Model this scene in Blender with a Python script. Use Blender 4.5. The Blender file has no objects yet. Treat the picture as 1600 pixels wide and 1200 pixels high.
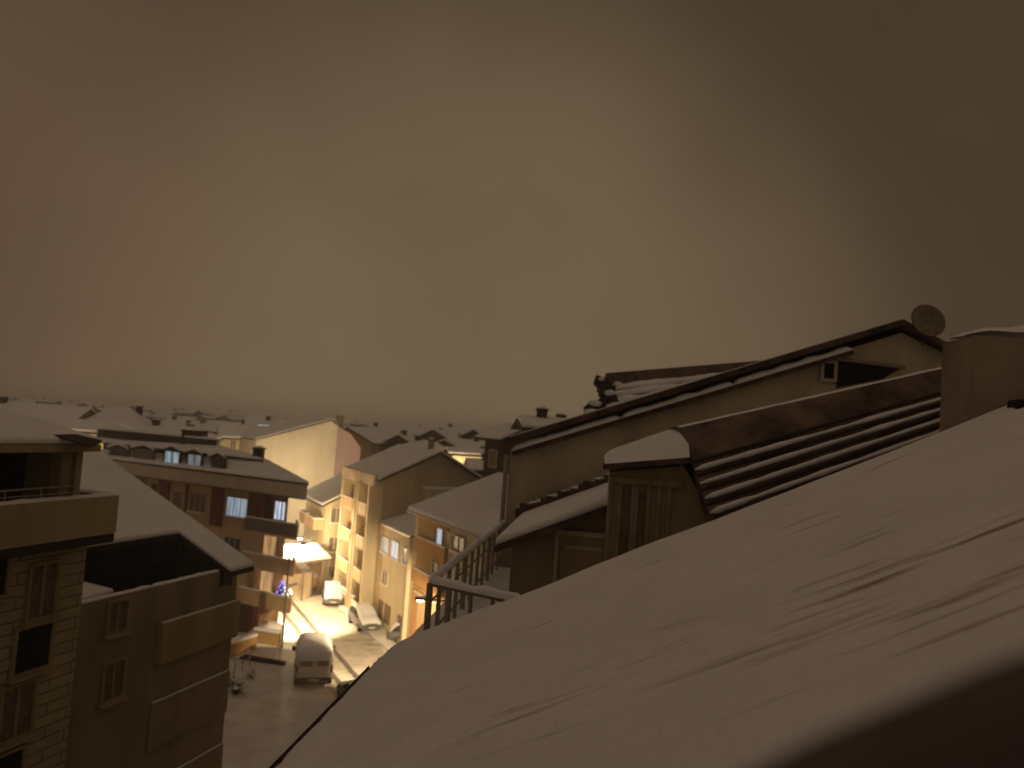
import bpy, math, random
from mathutils import Vector, Matrix, noise
random.seed(7)
R = math.radians
sc = bpy.context.scene
COL = sc.collection

# ------------------------------------------------------------------ camera
CAM = Vector((0, 0, 16.4)); FPX = 1200.0
TH, PH = R(3.43), R(4.0)
Fv = Vector((0, math.cos(TH), math.sin(TH)))
U0 = Vector((0, -math.sin(TH), math.cos(TH))); R0 = Vector((1, 0, 0))
Rv = R0*math.cos(PH) + U0*math.sin(PH); Uv = U0*math.cos(PH) - R0*math.sin(PH)
cam = bpy.data.cameras.new('camera'); co = bpy.data.objects.new('camera', cam); COL.objects.link(co)
m = Matrix((Rv, Uv, -Fv)).transposed().to_4x4(); m.translation = CAM
co.matrix_world = m; sc.camera = co
cam.sensor_width = 36; cam.lens = 36*FPX/1600; cam.clip_start = 0.05; cam.clip_end = 3000
cam.dof.use_dof = True; cam.dof.focus_distance = 7.0; cam.dof.aperture_fstop = 1.25

# ------------------------------------------------------------------ sky glow of a cloudy city night
w = bpy.data.worlds.new('World'); sc.world = w; w.use_nodes = True
nt = w.node_tree; nt.nodes.clear()
def wn(t, **k):
    n = nt.nodes.new(t)
    for a, b in k.items(): setattr(n, a, b)
    return n
tc = wn('ShaderNodeTexCoord')
def glow(direction, lo, hi):
    d = wn('ShaderNodeVectorMath', operation='DOT_PRODUCT'); d.inputs[1].default_value = Vector(direction).normalized()
    nt.links.new(tc.outputs['Generated'], d.inputs[0])
    r = wn('ShaderNodeMapRange', interpolation_type='SMOOTHSTEP'); r.inputs[1].default_value = lo; r.inputs[2].default_value = hi
    nt.links.new(d.outputs['Value'], r.inputs[0]); return r.outputs[0]
def mixc(f, a, b):
    n = wn('ShaderNodeMix', data_type='RGBA'); nt.links.new(f, n.inputs[0])
    for s, v in ((n.inputs[6], a), (n.inputs[7], b)):
        if isinstance(v, tuple): s.default_value = v + (1,)
        else: nt.links.new(v, s)
    return n.outputs[2]
c0 = mixc(glow((-.70, 1, -.05), .72, 1.0), (.066, .044, .026), (.112, .070, .042))
c1 = mixc(glow((-.05, 1, .05), .83, 1.0), c0, (.160, .112, .065))
nz = wn('ShaderNodeTexNoise'); nz.inputs['Scale'].default_value = 3.2; nz.inputs['Detail'].default_value = 5; nz.inputs['Roughness'].default_value = .45
nt.links.new(tc.outputs['Generated'], nz.inputs[0])
mr = wn('ShaderNodeMapRange'); mr.inputs[1].default_value = .35; mr.inputs[2].default_value = .65; mr.inputs[3].default_value = .93; mr.inputs[4].default_value = 1.07
nt.links.new(nz.outputs[0], mr.inputs[0])
vm = wn('ShaderNodeVectorMath', operation='SCALE'); nt.links.new(c1, vm.inputs[0]); nt.links.new(mr.outputs[0], vm.inputs['Scale'])
c3 = mixc(glow((-.25, -.1, 1), .45, .95), vm.outputs[0], (.186, .130, .089))
c3 = mixc(glow((1, -.9, .2), .25, 1.0), c3, (.170, .120, .074))
bg = wn('ShaderNodeBackground'); bg.inputs[1].default_value = 1.0
out = wn('ShaderNodeOutputWorld'); nt.links.new(c3, bg.inputs[0]); nt.links.new(bg.outputs[0], out.inputs[0])

sc.view_settings.view_transform = 'Standard'; sc.view_settings.look = 'None'
sc.view_settings.exposure = 0.0; sc.view_settings.gamma = 1.0
sc.cycles.use_denoising = True
try: sc.cycles.denoiser = 'OPENIMAGEDENOISE'
except Exception: pass
sc.cycles.max_bounces = 6; sc.cycles.volume_bounces = 1
sc.cycles.sample_clamp_indirect = 4

# ------------------------------------------------------------------ placing helpers
def ray(px, py): return Fv + Rv*((px-800)/FPX) + Uv*((600-py)/FPX)
def P(px, py, Y):
    d = ray(px, py); return CAM + d*(Y/d.y)
def G(px, py, z=0.0):
    d = ray(px, py); return CAM + d*((z-CAM.z)/d.z)
def hit(px, py, p0, n):
    d = ray(px, py); return CAM + d*((Vector(p0)-CAM).dot(n)/d.dot(n))
def V(*a): return Vector(a)
Z = Vector((0, 0, 1))
def hdir(deg): return Vector((math.sin(R(deg)), math.cos(R(deg)), 0))   # 0 = straight away, + = right
T = Vector((-.454, .891, 0)); N = Vector((.891, .454, 0))
def S(t, n, z=0): return T*t + N*n + Z*z

# ------------------------------------------------------------------ materials
MATS = {}
def mat(name, col, rough=.85, ns=3.0, amt=.18, bump=.0, bs=20.0, emit=None, es=0, metal=0, streak=False, grime=0):
    if name in MATS: return MATS[name]
    m = bpy.data.materials.new(name); m.use_nodes = True; t = m.node_tree; b = t.nodes['Principled BSDF']
    b.inputs['Roughness'].default_value = rough; b.inputs['Metallic'].default_value = metal
    b.inputs['Specular IOR Level'].default_value = .3
    tcn = t.nodes.new('ShaderNodeTexCoord'); mp = t.nodes.new('ShaderNodeMapping')
    t.links.new(tcn.outputs['Object'], mp.inputs[0])
    if streak: mp.inputs['Scale'].default_value = (1, 1, .18)
    n = t.nodes.new('ShaderNodeTexNoise'); n.inputs['Scale'].default_value = ns; n.inputs['Detail'].default_value = 6; n.inputs['Roughness'].default_value = .6
    t.links.new(mp.outputs[0], n.inputs[0])
    cr = t.nodes.new('ShaderNodeValToRGB'); cr.color_ramp.elements[0].position = .3; cr.color_ramp.elements[1].position = .7
    cr.color_ramp.elements[0].color = tuple(c*(1-amt) for c in col) + (1,)
    cr.color_ramp.elements[1].color = tuple(min(1, c*(1+amt*.6)) for c in col) + (1,)
    t.links.new(n.outputs[0], cr.inputs[0]); src = cr.outputs[0]
    t.links.new(src, b.inputs['Base Color'])
    if bump:
        n2 = t.nodes.new('ShaderNodeTexNoise'); n2.inputs['Scale'].default_value = bs; n2.inputs['Detail'].default_value = 4
        t.links.new(tcn.outputs['Object'], n2.inputs[0])
        bp = t.nodes.new('ShaderNodeBump'); bp.inputs['Strength'].default_value = bump; bp.inputs['Distance'].default_value = .05
        t.links.new(n2.outputs[0], bp.inputs['Height']); t.links.new(bp.outputs[0], b.inputs['Normal'])
    if emit:
        b.inputs['Emission Color'].default_value = tuple(emit) + (1,); b.inputs['Emission Strength'].default_value = es
        if es < 3:                              # curtain folds in front of a lit room
            m3 = t.nodes.new('ShaderNodeMapping'); m3.inputs['Scale'].default_value = (5, 5, .5); t.links.new(tcn.outputs['Object'], m3.inputs[0])
            n3 = t.nodes.new('ShaderNodeTexNoise'); n3.inputs['Scale'].default_value = 1; n3.inputs['Detail'].default_value = 2; t.links.new(m3.outputs[0], n3.inputs[0])
            r3 = t.nodes.new('ShaderNodeMapRange'); r3.inputs[1].default_value = .38; r3.inputs[2].default_value = .64; r3.inputs[3].default_value = es*.45; r3.inputs[4].default_value = es*1.25
            t.links.new(n3.outputs[0], r3.inputs[0]); t.links.new(r3.outputs[0], b.inputs['Emission Strength'])
    MATS[name] = m; return m
SNOW = mat('snow', (.80, .80, .83), .9, 1.2, .07, .5, 7)
SNOWF = mat('trodden_snow', (.64, .62, .60), .9, .7, .22, .35, 4)
ROADS = mat('packed_road_snow', (.40, .36, .31), .8, .9, .35, .4, 4)
TRACK = mat('wet_tyre_track', (.10, .085, .07), .6, 3, .5, .4, 8)
DARK = mat('dark_wood', (.040, .024, .017), .8, 6, .5, .4, 30)
REDW = mat('weathered_red_board', (.10, .060, .045), .8, 2.2, .75, .5, 14)
TILE = mat('old_roof_tile', (.10, .055, .04), .85, 6, .4, .4, 25)
PL_CREAM = mat('cream_plaster', (.62, .53, .36), .9, .9, .22, .15, 30, streak=True)
PL_TAN = mat('tan_plaster', (.50, .41, .27), .9, .8, .22, .15, 30, streak=True)
PL_WHITE = mat('white_plaster', (.66, .60, .48), .9, .6, .14, .15, 30, streak=True)
PL_SIDETINT = mat('mauve_side_tint', (.56, .42, .42), .9, .6, .12, .15, 30, streak=True)  # different light on the gable house's side, put into the colour as mauve
PL_GREY = mat('grey_green_plaster', (.54, .48, .36), .9, .9, .32, .15, 30, streak=True)
PL_DULL = mat('dull_brown_plaster', (.30, .24, .17), .9, .9, .35, .2, 20, streak=True)
PL_DULL2 = mat('dull_ochre_plaster', (.36, .29, .17), .9, .9, .3, .2, 20, streak=True)
PL_OCHRE = mat('ochre_plaster', (.40, .25, .10), .9, 1, .15, .15, 30)
PL_ORANGE = mat('orange_plaster', (.46, .235, .08), .9, 1, .15, .15, 30)
PL_BROWN = mat('brown_plaster', (.50, .34, .19), .9, .9, .2, .15, 30, streak=True)
PL_RED = mat('dark_red_panel', (.15, .032, .020), .7, 2, .3, .1, 20)
FASC = mat('grey_beige_fascia', (.50, .43, .34), .85, 1.5, .2, .2, 20, streak=True)
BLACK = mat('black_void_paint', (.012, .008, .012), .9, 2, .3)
GLASS = mat('dark_window_glass', (.03, .028, .03), .12, 2, .3)
GLASSW = mat('curtained_window', (.16, .12, .09), .35, 5, .45)
FRAME = mat('white_window_frame', (.62, .56, .46), .6, 5, .1)
FRAMED = mat('brown_window_frame', (.16, .10, .06), .6, 5, .2)
METAL = mat('grey_metal', (.16, .14, .12), .5, 8, .2, metal=.5)
METALS = mat('galvanised_metal', (.34, .30, .24), .55, 8, .25, metal=.3)
PAINTW = mat('white_car_paint', (.66, .62, .55), .35, 3, .08)
PAINTG = mat('grey_car_paint', (.10, .10, .11), .3, 3, .1)
RUB = mat('rubber', (.015, .015, .015), .8)
def lit(name, col, s): return mat(name, (.3, .3, .3), .6, 3, .1, emit=col, es=s)
LITB = lit('blue_white_lit_curtain', (.38, .52, .62), .58)
LITW = lit('white_lit_curtain', (.62, .72, .90), 1.0)
LITD = lit('dim_lit_curtain', (.34, .42, .45), .42)
LITA = lit('amber_recess_glow', (.62, .36, .15), .75)  # emission in place of lamp light on the balcony recess wall
LITY = lit('warm_lit_room', (1.0, .72, .36), 2.0)
LITV = lit('violet_tree_light', (.20, .16, 1.0), 2.6)
LAMPG = lit('sodium_lamp_glass', (1.0, .80, .48), 30)

# tiled facade
def tile_mat():
    m = mat('glazed_facade_tile', (.40, .35, .23), .45, 1.0, .25)
    t = m.node_tree; b = t.nodes['Principled BSDF']; src = b.inputs['Base Color'].links[0].from_socket
    br = t.nodes.new('ShaderNodeTexBrick'); br.offset = .5
    for i, v in (('Scale', 1.0), ('Mortar Size', .014), ('Brick Width', 1.15), ('Row Height', .27)): br.inputs[i].default_value = v
    br.inputs['Color2'].default_value = (.34, .29, .19, 1); br.inputs['Mortar'].default_value = (.07, .05, .04, 1)
    g = t.nodes.new('ShaderNodeTexCoord'); sx = t.nodes.new('ShaderNodeSeparateXYZ'); cx = t.nodes.new('ShaderNodeCombineXYZ')
    t.links.new(g.outputs['Object'], sx.inputs[0]); t.links.new(sx.outputs[1], cx.inputs[0]); t.links.new(sx.outputs[2], cx.inputs[1])
    t.links.new(cx.outputs[0], br.inputs[0]); t.links.new(src, br.inputs['Color1']); t.links.new(br.outputs[0], b.inputs['Base Color'])
    return m
TILEF = tile_mat()

# snow on our roof: a few tile ribs have blown clear
def roof_snow_mat():
    m = mat('wind_blown_roof_snow', (.80, .79, .81), .9, 1.0, .07, .0)
    t = m.node_tree; b = t.nodes['Principled BSDF']; src = b.inputs['Base Color'].links[0].from_socket
    uv = t.nodes.new('ShaderNodeUVMap')
    mp = t.nodes.new('ShaderNodeMapping'); mp.inputs['Scale'].default_value = (8.5, .75, 1); t.links.new(uv.outputs[0], mp.inputs[0])
    n = t.nodes.new('ShaderNodeTexNoise'); n.inputs['Scale'].default_value = 1; n.inputs['Detail'].default_value = 3; t.links.new(mp.outputs[0], n.inputs[0])
    at = t.nodes.new('ShaderNodeAttribute'); at.attribute_name = 'bare'
    ad = t.nodes.new('ShaderNodeMath'); ad.operation = 'MULTIPLY_ADD'; ad.inputs[1].default_value = .17
    t.links.new(at.outputs['Fac'], ad.inputs[0]); t.links.new(n.outputs[0], ad.inputs[2])
    r = t.nodes.new('ShaderNodeMapRange'); r.inputs[1].default_value = .66; r.inputs[2].default_value = .84; t.links.new(ad.outputs[0], r.inputs[0])
    mx = t.nodes.new('ShaderNodeMix'); mx.data_type = 'RGBA'; t.links.new(r.outputs[0], mx.inputs[0]); t.links.new(src, mx.inputs[6])
    mx.inputs[7].default_value = (.34, .27, .22, 1); t.links.new(mx.outputs[2], b.inputs['Base Color'])
    n2 = t.nodes.new('ShaderNodeTexNoise'); n2.inputs['Scale'].default_value = 9; n2.inputs['Detail'].default_value = 5
    tcn = t.nodes.new('ShaderNodeTexCoord'); t.links.new(tcn.outputs['Object'], n2.inputs[0])
    bp = t.nodes.new('ShaderNodeBump'); bp.inputs['Strength'].default_value = .6; bp.inputs['Distance'].default_value = .06
    t.links.new(n2.outputs[0], bp.inputs['Height']); t.links.new(bp.outputs[0], b.inputs['Normal'])
    return m
ROOFSNOW = roof_snow_mat()

# ------------------------------------------------------------------ mesh helpers
class MB:
    def __init__(s): s.v = []; s.f = []
    def add(s, vs, fs):
        o = len(s.v); s.v += [Vector(v) for v in vs]; s.f += [tuple(i+o for i in f) for f in fs]; return s
    def prism(s, poly, vec):
        poly = [Vector(p) for p in poly]; vec = Vector(vec); n = len(poly)
        return s.add(poly + [p+vec for p in poly], [tuple(range(n)), tuple(range(2*n-1, n-1, -1))] + [(i, i+n, (i+1) % n+n, (i+1) % n) for i in range(n)])
    def obox(s, c, a, b, d):            # centre and three half-axis vectors
        c, a, b, d = map(Vector, (c, a, b, d))
        return s.prism([c-a-b-d, c+a-b-d, c+a+b-d, c-a+b-d], d*2)
    def bar(s, p, q, r, n=8, r2=None):
        p, q = Vector(p), Vector(q); d = (q-p).normalized(); r2 = r if r2 is None else r2
        a = d.orthogonal().normalized(); b = d.cross(a)
        ring = lambda c, rr: [c + (a*math.cos(2*math.pi*i/n) + b*math.sin(2*math.pi*i/n))*rr for i in range(n)]
        return s.add(ring(p, r)+ring(q, r2), [(i, (i+1) % n, (i+1) % n+n, i+n) for i in range(n)] + [tuple(range(n-1, -1, -1)), tuple(range(n, 2*n))])
    def path(s, pts, r, n=6):
        for a, b in zip(pts, pts[1:]): s.bar(a, b, r, n)
        return s
    def shell(s, vs, fs, t):            # open surface made thick upward by t
        vs = [Vector(v) for v in vs]; n = len(vs); e = {}
        for f in fs:
            for i in range(len(f)):
                a, b = f[i], f[(i+1) % len(f)]; e[(a, b)] = 1
        side = [(a, b, b+n, a+n) for (a, b) in e if (b, a) not in e]
        return s.add(vs+[v+Z*t for v in vs], [tuple(reversed(f)) for f in fs] + [tuple(i+n for i in f) for f in fs] + side)
    def blob(s, c, rx, ry, rz, seg=10, rings=6, jit=.0, sd=0):
        c = Vector(c); vs = []; fs = []
        for i in range(rings+1):
            th = math.pi*i/rings
            for j in range(seg):
                a = 2*math.pi*j/seg
                d = V(math.sin(th)*math.cos(a), math.sin(th)*math.sin(a), math.cos(th))
                k = 1 + jit*noise.noise(d*1.7+V(sd, sd*.3, 0))
                vs.append(c + V(d.x*rx*k, d.y*ry*k, d.z*rz*k))
        for i in range(rings):
            for j in range(seg): fs.append((i*seg+j, (i+1)*seg+j, (i+1)*seg+(j+1) % seg, i*seg+(j+1) % seg))
        return s.add(vs, fs)

LOC = {}
def tag(o, label=None, cat=None, group=None, kind=None):
    for k, v in (('label', label), ('category', cat), ('group', group), ('kind', kind)):
        if v: o[k] = v
    return o
def thing(name, loc, label, cat, group=None):
    o = bpy.data.objects.new(name, None); o.empty_display_size = .3; COL.objects.link(o); o.location = loc; LOC[o.name] = Vector(loc)
    return tag(o, label, cat, group)
def obj(name, mb, material, parent=None, smooth=False, bevel=0, origin=None, sub=0):
    base = LOC[parent.name] if parent is not None else (Vector(origin) if origin is not None else
            V(sum(v.x for v in mb.v)/len(mb.v), sum(v.y for v in mb.v)/len(mb.v), min(v.z for v in mb.v)))
    me = bpy.data.meshes.new(name); me.from_pydata([v-base for v in mb.v], [], mb.f); me.materials.append(material)
    import bmesh
    bm = bmesh.new(); bm.from_mesh(me); bmesh.ops.recalc_face_normals(bm, faces=bm.faces); bm.to_mesh(me); bm.free()
    o = bpy.data.objects.new(name, me); COL.objects.link(o)
    if parent is not None: o.parent = parent
    else: o.location = base
    LOC[o.name] = base
    if smooth: me.polygons.foreach_set('use_smooth', [True]*len(me.polygons))
    if bevel:
        b = o.modifiers.new('bevel', 'BEVEL'); b.width = bevel; b.segments = 3; b.limit_method = 'ANGLE'
    if sub:
        b = o.modifiers.new('sub', 'SUBSURF'); b.levels = sub; b.render_levels = sub
    return o
def copy_tree(o, parent=None):
    c = o.copy(); COL.objects.link(c)
    if parent is not None: c.parent = parent
    for ch in list(o.children): copy_tree(ch, c)
    return c

class Wall:                             # a vertical plane: base point, horizontal direction, outward normal
    def __init__(s, p, d, nrm): s.p = Vector(p); s.d = Vector(d).normalized(); s.n = Vector(nrm).normalized()
    def at(s, a, z, off=0): return V(s.p.x, s.p.y, 0) + s.d*a + s.n*off + Z*z
    def sz(s, px, py, off=0):
        q = hit(px, py, s.p+s.n*off, s.n); return (q-s.p).dot(s.d), q.z
    def rect(s, x0, y0, x1, y1, off=0):
        xm, ym = (x0+x1)/2, (y0+y1)/2
        a0, a1 = s.sz(x0, ym, off)[0], s.sz(x1, ym, off)[0]; z1, z0 = s.sz(xm, y0, off)[1], s.sz(xm, y1, off)[1]
        return min(a0, a1), max(a0, a1), z0, z1
    def slab(s, mb, a0, a1, z0, z1, o0, o1):
        return mb.prism([s.at(a0, z0, o0), s.at(a1, z0, o0), s.at(a1, z1, o0), s.at(a0, z1, o0)], s.n*(o1-o0))

def window(par, W, a0, a1, z0, z1, glass=None, frame=None, bars=2, sill=True, snow=True, off=0):
    frame = frame or FRAME; glass = glass or GLASS; fw = .07
    mb = MB()
    W.slab(mb, a0-fw, a0, z0-fw, z1+fw, off-.02, off+.09); W.slab(mb, a1, a1+fw, z0-fw, z1+fw, off-.02, off+.09)
    W.slab(mb, a0, a1, z1, z1+fw, off-.02, off+.088); W.slab(mb, a0, a1, z0-fw, z0, off-.02, off+.088)
    for k in range(1, bars):
        a = a0+(a1-a0)*k/bars; W.slab(mb, a-.03, a+.03, z0, z1, off-.02, off+.06)
    f = obj('window', mb, frame, par)
    g = MB(); W.slab(g, a0, a1, z0, z1, off-.015, off+.022); obj('pane', g, glass, f)
    if sill:
        g = MB(); W.slab(g, a0-.15, a1+.15, z0-fw-.07, z0-fw-.003, off-.02, off+.2); obj('sill', g, frame, f)
        if snow:
            g = MB(); W.slab(g, a0-.12, a1+.12, z0-fw, z0-fw+.07, off+.095, off+.19); obj('sill_snow', g, SNOW, f)
    return f

def house(name, label, O, D, L, Pd, Wd, ze, zr, wall, over=.45, snow=.24, group=None, cat='house', hip=0, hip2=None, roofmat=None, z0=0, ridge=.5, bevel=.0):
    O = Vector(O); O.z = 0; D = Vector(D).normalized(); Pd = Vector(Pd).normalized()
    t = thing(name, O, label, cat, group)
    pt = lambda a, b, z: O + D*a + Pd*b + Z*z
    mb = MB()
    if hip: mb.prism([pt(0, 0, z0), pt(L, 0, z0), pt(L, Wd, z0), pt(0, Wd, z0)], Z*(ze-z0))
    else: mb.prism([pt(0, 0, z0), pt(0, 0, ze), pt(0, Wd*ridge, zr), pt(0, Wd, ze), pt(0, Wd, z0)], D*L)
    obj('wall', mb, wall, t)
    sl = (zr-ze)/(Wd*ridge); e = ze - over*sl; sl2 = (zr-ze)/(Wd*(1-ridge)); e2 = ze-over*sl2
    h2 = hip if hip2 is None else hip2
    vs = [pt(-over, -over, e), pt(L+over, -over, e), pt(L+over, Wd+over, e2), pt(-over, Wd+over, e2),
          pt(hip-(0 if hip else over), Wd*ridge, zr), pt(L-h2+(0 if h2 else over), Wd*ridge, zr)]
    fs = [(0, 1, 5, 4), (2, 3, 4, 5)] + ([(3, 0, 4)] if hip else []) + ([(1, 2, 5)] if h2 else [])
    r = MB().shell([v+Z*.01 for v in vs], fs, .16); ro = obj('roof', r, roofmat or DARK, t)
    s = MB().shell([v+Z*.172 for v in [vs[0]+D*.06+Pd*.06, vs[1]-D*.06+Pd*.06, vs[2]-D*.06-Pd*.06, vs[3]+D*.06-Pd*.06, vs[4]+(D*0 if hip else D*.06), vs[5]-(D*0 if h2 else D*.06)]], fs, snow)
    obj('roof_snow', s, SNOW, ro, bevel=bevel or .08)
    t['_'] = 0; del t['_']
    return t, pt, ro
def chimney(par, p, w=.6, h=1.2, m=None):
    c = obj('chimney', MB().obox(Vector(p)+Z*(h/2-.5), V(w/2, 0, 0), V(0, w/2, 0), Z*(h/2+.5)), m or PL_DULL, par)
    mb = MB().obox(Vector(p)+Z*(h+.06), V(w/2+.08, 0, 0), V(0, w/2+.08, 0), Z*.06); obj('chimney_cap', mb, DARK, c)
    obj('cap_snow', MB().blob(Vector(p)+Z*(h+.12), w/2, w/2, .16, jit=.3), SNOW, c, smooth=True)
    return c

# ================================================================== GROUND, ROAD
def ground():
    def axis(lo, hi, fine0, fine1, st, big):
        a = [lo]; x = lo
        while x < hi:
            x += st if fine0 <= x < fine1 else big
            a.append(x)
        return a
    xs = axis(-695, 650, -45, 20, .8, 45); ys = axis(-100, 950, 25, 110, .8, 45)
    mb = MB(); ny = len(ys); vs = []
    for x in xs:
        for y in ys:
            p = V(x, y, 0); n = p.dot(N)
            hgt = 0
            if -45 <= x <= 20 and 25 <= y <= 110:
                k = min(1, max(0, (12.4-n)/1.5))            # lumpy only beside the road
                hgt = k*(.22*noise.noise(p*.22) + .10*noise.noise(p*.8+V(9, 0, 0)) + .05)
            vs.append(V(x, y, hgt-.02))
    fs = [(i*ny+j, (i+1)*ny+j, (i+1)*ny+j+1, i*ny+j+1) for i in range(len(xs)-1) for j in range(ny-1)]
    mb.add(vs, fs); o = obj('ground', mb, SNOWF, smooth=True, origin=(0, 0, 0)); o['kind'] = 'structure'
ground()
def strip(name, n0, n1, t0, t1, z, m, seg=60, wob=.0, sd=0, crown=0):
    mb = MB(); vs = []; K = 4
    for i in range(seg+1):
        t = t0+(t1-t0)*i/seg; wv = wob*noise.noise(V(t*.35, sd, 0)); ww = wob*.6*noise.noise(V(t*1.7, sd+5, 0))
        for k in range(K+1):
            f = k/K; vs.append(S(t, n0+(n1-n0)*f + wv + (ww if k in (0, K) else 0), z + crown*math.sin(math.pi*f)))
    fs = [(i*(K+1)+k, (i+1)*(K+1)+k, (i+1)*(K+1)+k+1, i*(K+1)+k+1) for i in range(seg) for k in range(K)]
    mb.add(vs, fs); o = obj(name, mb, m, smooth=True); o['kind'] = 'structure'; return o
strip('road', 12.9, 18.6, 20, 86, .012, ROADS, wob=.25)
for k, n in enumerate((13.75, 15.1)):
    strip('tyre_track', n-.19, n+.19, 30, 82, .020, TRACK, seg=140, wob=.09, sd=3.3*k)
def slot(name, a, b, wd, m, z=.022):
    a, b = Vector(a), Vector(b); d = (b-a).normalized(); q = V(-d.y, d.x, 0)*wd/2; mb = MB(); vs = []; K = 14
    for i in range(K+1):
        p = a.lerp(b, i/K); k = max(0,math.sin(math.pi*i/K))**.5+.15; j = .35*noise.noise(p*.9)*wd*2
        vs += [V(p.x, p.y, z)-q*k+q*j, V(p.x, p.y, z)+q*k+q*j]
    mb.add(vs, [(2*i, 2*i+1, 2*i+3, 2*i+2) for i in range(K)]); o = obj(name, mb, m, smooth=True); o['kind'] = 'structure'
for (x0, y0, x1, y1, wd) in ((534, 1001, 590, 1000, .18), (560, 1006, 606, 1010, .2)):
    slot('tyre_track', G(x0, y0), G(x1, y1), wd, TRACK, .024)
# pavement with kerb on the right side
mb = MB(); mb.prism([S(30, 18.7, 0), S(90, 18.7, 0), S(90, 20.3, 0), S(30, 20.3, 0)], Z*.16)
o = obj('pavement', mb, SNOWF); o['kind'] = 'structure'

# ================================================================== STREET LAMPS
def street_lamp(label, base, head, power, radius=.12, cat='street lamp', armr=.05, group='sodium street lamps', aim=None, cone=150, blend=.5):
    base = Vector(base); head = Vector(head)
    t = thing('street_lamp', base, label, cat, group)
    top = V(base.x, base.y, head.z-.5)
    obj('pole', MB().bar(base, top, .10, 10, .06), METAL, t)
    mid = top.lerp(head, .35)+Z*.3
    obj('arm', MB().path([top, mid, head+Z*.06], armr), METAL, t)
    d = (head-top); d.z = 0; d = d.normalized() if d.length > .01 else V(1, 0, 0); q = V(-d.y, d.x, 0)
    h = MB(); h.prism([head-q*.14, head-q*.18+d*.4, head-q*.09+d*.75, head+q*.09+d*.75, head+q*.18+d*.4, head+q*.14], Z*.13)
    ho = obj('lamp_head', h, METAL, t, bevel=.02)
    g = MB(); c = head+d*.42; g.blob(c-Z*.02, .20, .14, .09); obj('lamp_glass', g, LAMPG, ho, smooth=True)
    obj('head_snow', MB().prism([head-q*.1+Z*.13, head-q*.13+d*.4+Z*.13, head+d*.7+Z*.13, head+q*.13+d*.4+Z*.13, head+q*.1+Z*.13], Z*.07), SNOW, ho, bevel=.02)
    ld = bpy.data.lights.new('lamp_light', 'SPOT' if aim else 'POINT')
    if aim: ld.spot_size = R(cone); ld.spot_blend = blend
    ld.energy = power; ld.color = (1.0, .75, .43); ld.shadow_soft_size = radius
    lo = bpy.data.objects.new('lamp_light', ld); COL.objects.link(lo); lo.parent = t; lo.location = c-Z*.28-base
    if aim: lo.rotation_euler = (Vector(aim)-(c-Z*.28)).to_track_quat('-Z', 'Y').to_euler()
    return t
b1 = G(440, 1012)
h1 = P(472, 852, 57.5)
t = street_lamp('tall thin street lamp rising between the garden wall and the white van', b1, h1, 18000, aim=G(463, 978), cone=78, blend=.6)
obj('bracket', MB().bar(P(449, 917, b1.y), P(466, 912, b1.y-.3), .05), METALS, t)
obj('bracket_snow', MB().bar(P(449, 915, b1.y), P(466, 910, b1.y-.3), .06), SNOW, t)
pt_ = P(462, 876, b1.y)
street_lamp('far street lamp glaring behind the low snowy shelter roof', S(72.5, 11.2), P(462, 840, 68.3), 2800)
street_lamp('street lamp glimpsed between the terrace railing bars', S(41.0, 19.3), P(668, 938, 45), 13000, aim=G(585, 1022), cone=74, blend=.6)
# ================================================================== OUR ROOF
E1, E2 = G(426, 1200, 13.4), G(606, 1014, 13.4)
ud = (E2-E1).normalized(); vd = V(ud.y, -ud.x, 0)
pr = hit(1540, 655, E2, ud); bl = (pr-E2); run = bl.dot(vd); slope = bl.z/run
print('our roof', E1, E2, 'slope', slope, 'run', run, 'u', ud)
def RP(a, b, h=0): return E2 + ud*a + vd*b + Z*(b*slope+h)       # a<0 towards camera, b up the slope
own = thing('apartment_building', V(E2.x+3, E2.y-5, 0), 'apartment block whose broad snow-covered roof slope fills the right foreground', 'building')
A0, A1, B1 = -13.5, 0.0, 10.2
mb = MB(); mb.prism([RP(A0, .35, -.45), RP(A1-.1, .35, -.45), RP(A1-.1, B1, -.45), RP(A0, B1, -.45)], Z*.0+Z*.3)
obj('roof', mb, TILE, own)
q = [RP(A0, .9, 0), RP(A1-.25, .9, 0), RP(A1-.25, B1, 0), RP(A0, B1, 0)]
mb = MB(); mb.add([V(p.x, p.y, 0) for p in q]+[p-Z*.3 for p in q], [(0, 1, 2, 3), (7, 6, 5, 4), (0, 4, 5, 1), (1, 5, 6, 2), (2, 6, 7, 3), (3, 7, 4, 0)])
obj('wall', mb, PL_DULL, own)
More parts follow.
